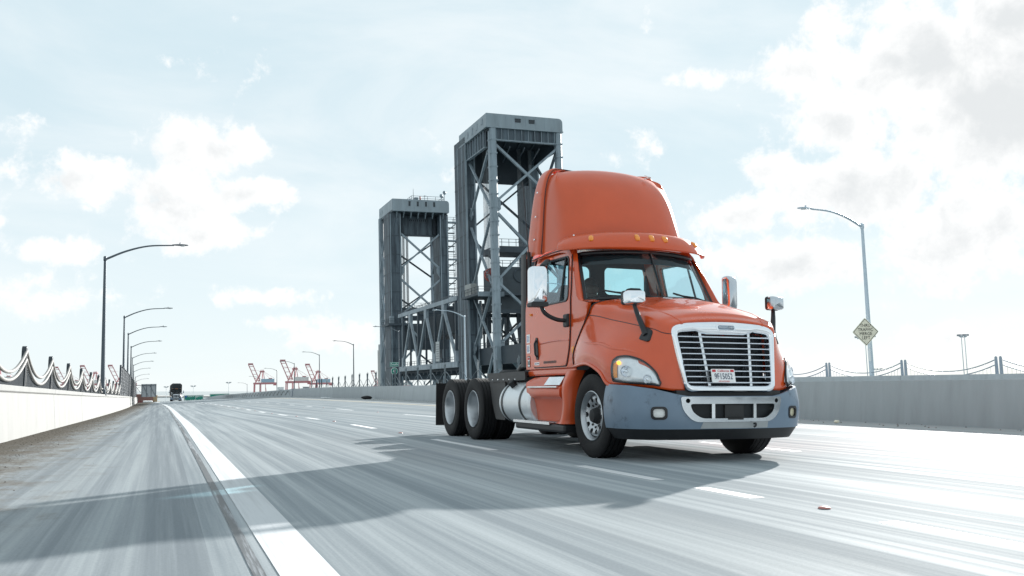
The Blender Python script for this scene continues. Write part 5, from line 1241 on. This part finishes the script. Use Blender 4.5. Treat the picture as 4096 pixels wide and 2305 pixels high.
MB().box(.4, 15.0, .5, Y1 - .5, 5.2, 6.5).build('deck', dark_m, LS)
for k in range(14): MB().box(.1, 15.3, 2 + 4*k, 2.4 + 4*k, 4.6, 5.2).build('floor_beam', steel_d, LS)
railing(LS, [(1.0, 1, 7.2), (1.0, Y1, 7.2)], 1.2, steel_d, 2.4)
MB().box(3.0, 12.6, 13, 42, 14.2, 19.6).build('machinery_house', dark_m, LS, bevel=.1)
MB().box(4.0, 6.0, 12.8, 13.0, 15, 18).build('house_panel', steel_l, LS)
for k in range(7): MB().box(.4, 15, 5 + 7.6*k, 5.4 + 7.6*k, 19.9, 20.7).build('sway_beam', steel_d, LS)
for k in range(6): xbrace(LS, steel_d, (.6, 6 + 7.6*k, 20.4), (15, 6 + 7.6*k, 20.4), (.6, 13 + 7.6*k, 20.4), (15, 13 + 7.6*k, 20.4), .3, 'lateral')
MB().box(2, 13, Y1 - 3, Y1 - 2, 12, 15.5).build('end_portal', steel_d, LS)
nb = MB().box(-.62, -.5, 13.3, 16.2, 7.6, 12.3).build('notice_board', mat('faded_white_board', (.55, .57, .57), .6, var=.1, vscale=1), LS)
b = MB()
for k in range(7):
    b.box(-.66, -.625, 13.6, 15.9 - .2*(k % 3), 8.2 + .55*k, 8.42 + .55*k)
b.build('notice_print', mat('grey_print', (.30, .31, .32), .7), nb)
# concrete pylon behind
py = empty('concrete_pylon', (75.4, 330, -17), (0, LEAN, 0), 'pale concrete pylon just left behind the farther bridge tower', 'pylon')
MB().box(-.4, 2.6, 0, 3, 0, 32.5).build('shaft', mat('pale_pylon_concrete', (.42, .425, .41), .85, var=.1, vscale=.4), py); MB().box(-.15, 2.3, .3, 2.7, 32.5, 34.6).build('cap', conc_r, py)

# ================================================================ port cranes
crane_red = mat('hazed_red_crane', (.46, .20, .215), .6, var=.08, vscale=.05)  # distance haze put into the red, paler and pinker
crane_blue = mat('crane_house_blue', (.30, .44, .54), .6, var=.1, vscale=.05)
crane_white = mat('crane_house_white', (.62, .63, .62), .6, var=.06, vscale=.05)
def crane(loc, rz, label, house, grp, sc=1.0, boom_up=True):
    E = empty('port_crane', loc, (0, LEAN*.6, rz), label, 'crane', grp); E.scale = (sc, sc, sc)
    B = lambda n, p, q, w_, m=crane_red, par=E: MB().beam(p, q, w_).build(n, m, par)
    for x in (0, 15.5):
        for y in (0, 26): B('leg', (x, y, 0), (x + (.6 if x == 0 else 0), y, 33), 2.2)
    for x in (0, 15.5): B('sill', (x, 0, 8), (x, 26, 8), 1.6)
    B('leg', (29, 10, 6), (28, 10, 31), 1.4); B('leg_brace', (32, 10, 4), (29, 10, 22), .9)
    MB().box(-1.5, 55, -1, 3, 30, 35).build('portal_beam', crane_red, E); MB().box(-1.5, 30, 23, 27, 31, 35).build('portal_beam', crane_red, E)
    MB().box(17, 50, -1.5, 14, 35.2, 44.5).build('machinery_house', house, E, bevel=.4)
    MB().box(36, 44, -1.7, 8, 44.5, 46.5).build('roof_plant', crane_red, E); MB().box(48, 55, 0, 8, 27, 30).build('trolley', crane_red, E)
    ap = (14.5, 12, 66)
    for p in ((3, 2, 35), (26, 2, 36)): B('a_frame_leg', p, (ap[0] + (2 if p[0] < 10 else 7), 2, 63), 1.5)
    for p in ((3, 22, 35), (24, 22, 36), (10, 12, 36), (19, 12, 36)): B('a_frame_leg', p, (ap[0] + (2 if p[0] < 12 else 6), 16, 63), 1.1)
    MB().box(13.5, 24.5, 0, 18, 62, 65.5).build('a_frame_head', crane_red, E)
    for k in range(3): MB().box(15 + 3.2*k, 16.4 + 3.2*k, 4, 6, 65.5, 68.5).build('sheave_block', crane_red, E)
    B('stay', (22, 5, 64), (50, 5, 46), .5); B('stay', (22, 9, 64), (38, 9, 46), .4)
    h0 = Vector((2.5, 0, 38)); tip = Vector((-18, -14, 82)) if boom_up else Vector((-60, -20, 44))
    for o_ in (0, 10.8): B('boom_girder', h0 + Vector((o_, 0, 0)), tip + Vector((o_, 0, 0)), 1.5)
    for f in (.04, .2, .42, .64, .88, .98):
        c0 = h0.lerp(tip, f); B('boom_tie', c0, c0 + Vector((10.8, 0, 0)), 1.4 if f > .8 else 1.0)
    MB().box(tip.x - .5, tip.x + 11.5, tip.y - 2, tip.y + 2, tip.z, tip.z + 3.2).build('boom_tip', crane_red, E)
    B('boom_brace', h0, h0.lerp(tip, .2) + Vector((10.8, 0, 0)), .8); B('boom_brace', h0 + Vector((10.8, 0, 0)), h0.lerp(tip, .2), .8)
    B('boom_stay', tip + Vector((5, 0, -12)), (18, 8, 64), .35)
    return E
def cpos(px, dist):      # a bearing in degrees from +Y and a distance
    return (dist*math.sin(rad(px)), dist*math.cos(rad(px)), -15)
crane(cpos(5.22, 2480), 0, 'red port crane with raised boom and blue house, left of the three', crane_blue, 'port cranes with raised booms right of the road', 1.0)
crane(cpos(7.12, 2480), 0, 'largest red port crane with raised boom and white house, middle of three', crane_white, 'port cranes with raised booms right of the road', 1.12)
crane(cpos(8.56, 2480), 0, 'red port crane with raised boom and blue house, right of the three', crane_blue, 'port cranes with raised booms right of the road', 1.0)
for a, s_, t_ in ((-8.9, 1.05, 'red port crane behind the nearest bays of the left cable fence'), (-5.35, .85, 'small red port crane behind the third bay of the left fence'), (-4.0, .9, 'red port crane behind the fourth post of the left fence'), (-2.55, .92, 'red port crane between the first two left street lamps')):
    crane(cpos(a, 2480), 0, t_, crane_white, 'port cranes behind the left fence', s_)
for a, t_ in ((12.45, 'hazy red port crane seen through the foot of the lift span'), (13.7, 'red port crane under the lift span near the right tower')):
    crane(cpos(a, 2480), 0, t_, crane_white, 'port cranes under the lift span', .8)

# ================================================================ signs, containers, masts
green = mat('sign_green', (.0, .17, .125), .5, var=.06, vscale=1)
sblue = mat('shield_blue', (.03, .08, .30), .5); swhite = mat('sign_white', (.72, .74, .74), .5); syellow = mat('sign_yellow', (.74, .70, .56), .5, var=.05); sgrey = mat('sign_back_alum', (.36, .38, .40), .5, metal=.3, var=.1, vscale=.8)  # sign yellow is paled: glare washout put into its colour
def face(o): return lambda x, y: frame((x, -.06 - o, y), (1, 0, 0), (0, 0, 1))
# green overhead signs beyond the crest
og = empty('overhead_sign', (-2.2, 420, -6.9), (0, -.02, .10), 'pair of green overhead road signs beyond the crest right of the black truck', 'road sign')
X0 = 11.2
def gsign(x0, x1, z0, z1):
    p = MB().box(x0, x1, -.05, .05, z0, z1).build('sign_panel', green, og)
    b = MB()
    for a in ((x0+.1, x1-.1, z1-.22, z1-.1), (x0+.1, x1-.1, z0+.1, z0+.22), (x0+.1, x0+.22, z0+.22, z1-.22), (x1-.22, x1-.1, z0+.22, z1-.22)): b.box(a[0], a[1], -.07, -.055, a[2], a[3])
    b.build('border', swhite, p); return p
p = gsign(X0, X0 + 8.1, 1.9, 5.2); f = face(.02)
text('lettering', 'NORTH', swhite, p, .75, f(X0+2.9, 4.65)); text('lettering', 'SOUTH', swhite, p, .75, f(X0+6.7, 4.65)); text('lettering', 'Piers B-J-T', swhite, p, 1.0, f(X0+2.45, 2.9)); text('lettering', 'San Pedro', swhite, p, 1.0, f(X0+6.4, 2.9), xscale=.72)
MB().box(X0+4.75, X0+4.85, -.075, -.055, 1.95, 5.1).build('divider', swhite, p)
MB().prism([(X0+.35, 4.7), (X0+.75, 3.95), (X0+1.15, 4.7), (X0+1.15, 5.0), (X0+.35, 5.0)], lambda x, y, t: (x, -.06 + t, y), -.02, 0).build('shield', sblue, p)
MB().lathe([(.32, 0), (.42, 0)], (X0+5.3, -.09, 4.6), (0, 1, 0), 18).build('shield_ring', swhite, p); text('lettering', '47', swhite, p, .5, f(X0+5.3, 4.6))
p = gsign(X0 + 10.7, X0 + 19.0, 2.1, 5.6); text('lettering', 'New Dock St', swhite, p, 1.05, f(X0+14.3, 3.5)); text('lettering', 'EXIT', swhite, p, .6, f(X0+17.6, 5.1))
b = MB(); b.box(X0 - 4, X0 + 19, .3, .5, 4.3, 4.5); b.box(X0-4, X0+19, .3, .5, 2.6, 2.8); b.build('gantry_beam', lamp_dark, og); MB().box(X0-4.2, X0-3.9, .2, .6, -6, 4.6).build('gantry_post', lamp_dark, og); MB().box(X0+18.9, X0+19.2, .2, .6, -6, 4.6).build('gantry_post', lamp_dark, og)
# grey back of a sign on the left, far away
bk = empty('overhead_sign', (-6.5, 330, gz(-3, 330)), (0, -.02, 0), 'grey unpainted back of an overhead sign at the end of the left barrier', 'road sign')
MB().box(0, 4.7, -.05, .05, 2.6, 6.9).build('sign_panel', sgrey, bk)
for k in range(4): MB().box(.1 + 1.45*k, .25 + 1.45*k, -.2, -.06, 2.4, 6.9).build('stiffener', lamp_dark, bk)
for k in range(2): MB().beam((.4 + 2.2*k, -.15, 6.6), (2.2 + 2.2*k, -.15, 2.9), .13).build('stay', lamp_dark, bk)
MB().box(-3.2, 4.7, -.35, -.2, 6.4, 6.6).build('gantry_beam', lamp_dark, bk); MB().beam((-1.9, -.3, 6.5), (-.2, -.3, 4.0), .12).build('stay', lamp_dark, bk); MB().box(-3.4, -3.1, -.4, -.1, -3, 6.7).build('gantry_post', lamp_dark, bk)
# white regulatory sign
rs = empty('lane_sign', (19.7, 167, gz(16, 167)), (0, -.03, .05), 'small white lane sign above the barrier with a wave relief', 'road sign')
p = MB().box(-.62, .62, -.03, .03, 1.05, 1.95).build('sign_panel', swhite, rs)
for i, t_ in enumerate(('RIGHT LANE', 'MUST', 'EXIT')): text('lettering', t_, MT['ink'], p, .26 if i else .16, frame((0, -.036, 1.78 - .30*i), (1, 0, 0), (0, 0, 1)))
MB().box(-.05, .05, .03, .1, -.2, 1.9).build('sign_post', lamp_dark, rs)
cb = empty('signal_cabinet', (24.6, 170, gz(16, 170) + .4), (0, 0, 0), 'grey roadside control cabinet below the middle port crane', 'cabinet')
MB().box(-.5, .5, -.4, .4, -.3, 1.55).build('cabinet_body', sgrey, cb, bevel=.03); MB().box(.0, .38, -.42, -.401, .6, 1.1).build('cabinet_window', glz, cb); MB().box(-.58, .58, -.46, .46, 1.55, 1.66).build('cabinet_roof', sgrey, cb)
# route sign on the right-hand lamp post
rt = empty('route_sign', (28.7, 118.3, gz(29, 118)), (0, -.03, .20), 'green South 47 route marker sign before the farther bridge tower', 'road sign')
p = MB().box(-.63, .63, -.03, .03, 3.95, 4.55).build('direction_plate', green, rt)
b = MB()
for a in ((-.60, .60, 4.49, 4.52), (-.60, .60, 3.98, 4.01), (-.60, -.57, 4.01, 4.49), (.57, .60, 4.01, 4.49)): b.box(a[0], a[1], -.037, -.031, a[2], a[3])
b.build('border', swhite, p); text('lettering', 'South', swhite, p, .42, frame((0, -.036, 4.25), (1, 0, 0), (0, 0, 1)))
def spade(k): return rpoly([(-.34*k, 2.98 + .04*(1-k)), (.34*k, 2.98 + .04*(1-k)), (.50*k, 3.30), (.44*k, 3.62), (.20*k, 3.82), (0, 3.88 + .04*(k-1)), (-.20*k, 3.82), (-.44*k, 3.62), (-.50*k, 3.30)], .12)
p = MB().prism(spade(1.0), lambda x, y, t: (x, t, y), -.03, .03).build('route_shield', swhite, rt)
MB().prism([(x*.93, 3.42 + (y-3.42)*.93) for x, y in spade(1.0)], lambda x, y, t: (x, t, y), -.036, -.031).build('shield_face', green, p)
text('lettering', '47', swhite, p, .52, frame((0, -.042, 3.34), (1, 0, 0), (0, 0, 1))); text('lettering', 'CALIFORNIA', swhite, p, .11, frame((0, -.042, 3.68), (1, 0, 0), (0, 0, 1)))
# diamond warning sign on the lamp right of the truck
ds = empty('warning_sign', (28.78, 31.55, gz(29, 31.7)), (0, -.03, -.35), 'pale yellow diamond sign reading thru traffic merge left on a lamp post', 'road sign')
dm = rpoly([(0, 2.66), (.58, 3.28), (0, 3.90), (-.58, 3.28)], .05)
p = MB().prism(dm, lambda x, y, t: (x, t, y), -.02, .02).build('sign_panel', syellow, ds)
ou = rpoly([(0, 2.70), (.545, 3.28), (0, 3.86), (-.545, 3.28)], .04); inn = rpoly([(0, 2.725), (.52, 3.28), (0, 3.835), (-.52, 3.28)], .04)
b = MB(); n_ = len(ou); b.add([(x, -.024, y) for x, y in ou] + [(x, -.024, y) for x, y in inn], [(i, (i+1) % n_, (i+1) % n_ + n_, i + n_) for i in range(n_)]); b.build('border', MT['ink'], p)
for i, t_ in enumerate(('THRU', 'TRAFFIC', 'MERGE', 'LEFT')): text('lettering', t_, MT['ink'], p, .20, frame((0, -.026, 3.555 - .18*i), (1, 0, 0), (0, 0, 1)), xscale=.9)
MB().box(-.06, .06, .02, .06, 3.0, 3.6).build('bracket', lamp_grey, ds)
st_ = empty('pole_marker', (28.85, 31.50, gz(29, 31.7)), (0, -.03, -.35), 'narrow white number strip on the lamp post under the diamond sign', 'sign')
p = MB().box(-.055, .055, -.02, .0, 2.0, 2.55).build('strip_panel', swhite, st_)
# shipping containers
def containers():
    cols = {'brown': (.20, .10, .085), 'tan': (.42, .33, .20), 'maroon': (.22, .07, .07), 'rust': (.33, .16, .10)}
    ms = {k: mat('container_' + k, c, .6, var=.12, vscale=.6) for k, c in cols.items()}
    spots = [('brown', -9.3, 384, 0, 'lowest brown shipping container left of the grey sign back'), ('maroon', -9.4, 384.2, 2.6, 'maroon shipping container stacked over the brown one left of the sign'),
             ('brown', -9.35, 384.1, 5.2, 'topmost brown shipping container of the stack left of the sign'), ('maroon', -3.6, 386, 0, 'lowest maroon container of the right-hand stack behind the sign back'),
             ('rust', -3.4, 386.2, 2.6, 'rust brown container in the middle of the right-hand stack'), ('tan', -3.7, 386, 5.2, 'tan container of the right-hand stack behind the grey sign'), ('tan', -4.0, 386.3, 7.8, 'topmost tan container of the right-hand stack')]
    for c, x, y, z, lb in spots:
        L_, z0 = (6.05 if x < -5 else 2.5), (-8.6 if x < -5 else -11.6) + z
        if x > -5: L_ = 3.2 if z < 7 else 2.2
        e = empty('shipping_container', (x, y, z0), (0, 0, 0), lb, 'container', 'stacked shipping containers')
        MB().box(0, L_, 0, 12.1, 0, 2.58).build('container_body', ms[c], e)
        b = MB()
        for k in range(int(L_/.3)): b.box(.1 + .3*k, .24 + .3*k, -.05, 0, .15, 2.45)
        b.build('corrugation', ms[c], e)
        for x_ in (0, L_): MB().box(x_-.08, x_+.08, -.08, .1, 0, 2.59).build('corner_post', ms[c], e)
containers()
tr = empty('box_trailer', (-6.2, 345, -7.6), (0, 0, 0), 'white and red trailer end below the grey sign back', 'trailer')
MB().box(0, 3.0, 0, 10, 2.6, 4.6).build('trailer_box', swhite, tr, bevel=.05); MB().box(-.05, 3.05, -.03, 10, 1.8, 2.58).build('trailer_band', MT['red'], tr); MB().box(.6, 2.4, -.04, -.005, 3.3, 3.6).build('trailer_lettering_band', sgrey, tr)
for x in (.1, 2.5): MB().lathe([(.5, -.15), (.52, 0), (.5, .15)], (x + .2, 1, .9), (1, 0, 0), 16).build('wheel', MT['rubber'], tr)
# high-mast lights
mast_m = mat('pale_mast', (.58, .63, .67), .5)
def highmast(az_, dist, top, label, grp, rad_=1.6, two=False):
    x, y = dist*math.sin(rad(az_)), dist*math.cos(rad(az_)); e = empty('high_mast_light', (x, y, -16), (0, LEAN, 0), label, 'light mast', grp); H = top + 16
    for dx in ((-.6*rad_, .6*rad_) if two else (0,)): MB().tube([(dx, 0, 0), (dx, 0, H)], [.22, .10], 8).build('mast', mast_m, e, smooth=40)
    MB().lathe([(rad_*.8, -.15), (rad_, -.15), (rad_, .2), (rad_*.8, .2)], (0, 0, H), (0, 0, 1), 18, closed=True).build('light_ring', mast_m, e)
    for k in range(6):
        a = rad(60*k); MB().box(rad_*1.15*math.cos(a)-.4, rad_*1.15*math.cos(a)+.4, rad_*1.15*math.sin(a)-.3, rad_*1.15*math.sin(a)+.3, H + .25, H + .85).build('floodlight', sgrey, e)
    MB().box(-rad_*.9, rad_*.9, -.1, .1, H - .1, H + .1).build('head_frame', lamp_grey, e)
highmast(.25, 700, 2.6, 'small distant light mast left of the black truck', 'light masts beyond the crest', 1.1); highmast(1.75, 700, 3.2, 'small distant light mast above the left green sign', 'light masts beyond the crest', 1.3); highmast(3.75, 700, 5.8, 'distant light mast above the right green sign', 'light masts beyond the crest', 1.3)
highmast(42.35, 330, 18.2, 'high light mast right behind the lamp with the diamond sign', 'light masts over the right barrier', 2.6); highmast(47.5, 330, 18.0, 'high twin-pole light mast between two fence bays on the far right', 'light masts over the right barrier', 1.15, True); highmast(42.8, 620, 13.5, 'small far light mast left of the lamp with the diamond sign', 'light masts over the right barrier', 3.0)
# loose things on the shoulders
def rock(name, loc, size, m, label, cat):
    bm2 = bmesh.new(); bmesh.ops.create_icosphere(bm2, subdivisions=2, radius=1)
    for v in bm2.verts: v.co *= random.uniform(.75, 1.15); v.co = Vector((v.co.x*size[0], v.co.y*size[1], v.co.z*size[2]))
    me = D.meshes.new(name); bm2.to_mesh(me); bm2.free(); me.materials.append(m); o = D.objects.new(name, me); link(o); o.location = loc; return tag(o, label, cat)
rock('tyre_scrap', RP(15.3, 72, .12), (.45, .35, .16), MT['rubber'], 'black tyre scrap lying at the foot of the grey barrier', 'debris')
rock('crushed_cup', RP(15.0, 17.6, .04), (.07, .06, .04), syellow, 'yellow scrap of litter near the barrier right of the truck', 'litter')
rock('paper_scrap', RP(14.8, 88, .05), (.5, .3, .05), swhite, 'white paper scrap on the inner shoulder by the barrier', 'litter')
gm = mat('grit', (.11, .095, .08), .95); b = MB()
for k in range(900):
    d = random.uniform(4, 60); X = -2.6 + abs(random.gauss(0, .55)); s_ = random.uniform(.004, .014); p = RP(X, d, 0)
    b.add([p + Vector((-s_, -s_, 0)), p + Vector((s_, -s_*.7, 0)), p + Vector((s_*.8, s_, 0)), p + Vector((-s_, s_*.8, 0)), p + Vector((0, 0, s_))], [(0,1,4),(1,2,4),(2,3,4),(3,0,4)])
for k in range(350):
    d = random.uniform(10, 90); X = 16.0 - abs(random.gauss(0, .6)); s_ = random.uniform(.008, .022); p = RP(X, d, 0)
    b.add([p + Vector((-s_, -s_, 0)), p + Vector((s_, -s_*.7, 0)), p + Vector((s_*.8, s_, 0)), p + Vector((-s_, s_*.8, 0)), p + Vector((0, 0, s_))], [(0,1,4),(1,2,4),(2,3,4),(3,0,4)])
tag(b.build('roadside_grit', gm, weld=False), 'brown grit scattered along the barrier feet', 'grit', kind='stuff')

# ================================================================ the black truck in the distance
blackp = mat('black_truck_paint', (.006, .009, .012), .4, coat=.2, spec=.3); blackp2 = mat('black_fairing_paint', (.012, .016, .02), .5, spec=.3)
bt = build_truck('black_truck', (2.75, 204, gz(3, 204)), 'black sleeper truck with chrome grille coming over the crest in the distance', blackp, blackp2, hero=False)
MB().box(-1.2, 1.2, 2.35, 4.3, 1.1, 3.0).build('sleeper', blackp, bt, bevel=.1); MB().box(-1.18, 1.18, 2.2, 4.3, 2.95, 3.95).build('sleeper_roof', blackp2, bt, bevel=.25, seg=4)
MB().box(-1.28, 1.28, 6.8, 16.5, 1.2, 3.7).build('load', blackp2, bt, bevel=.05)

bt.scale = (.94, .94, .92)
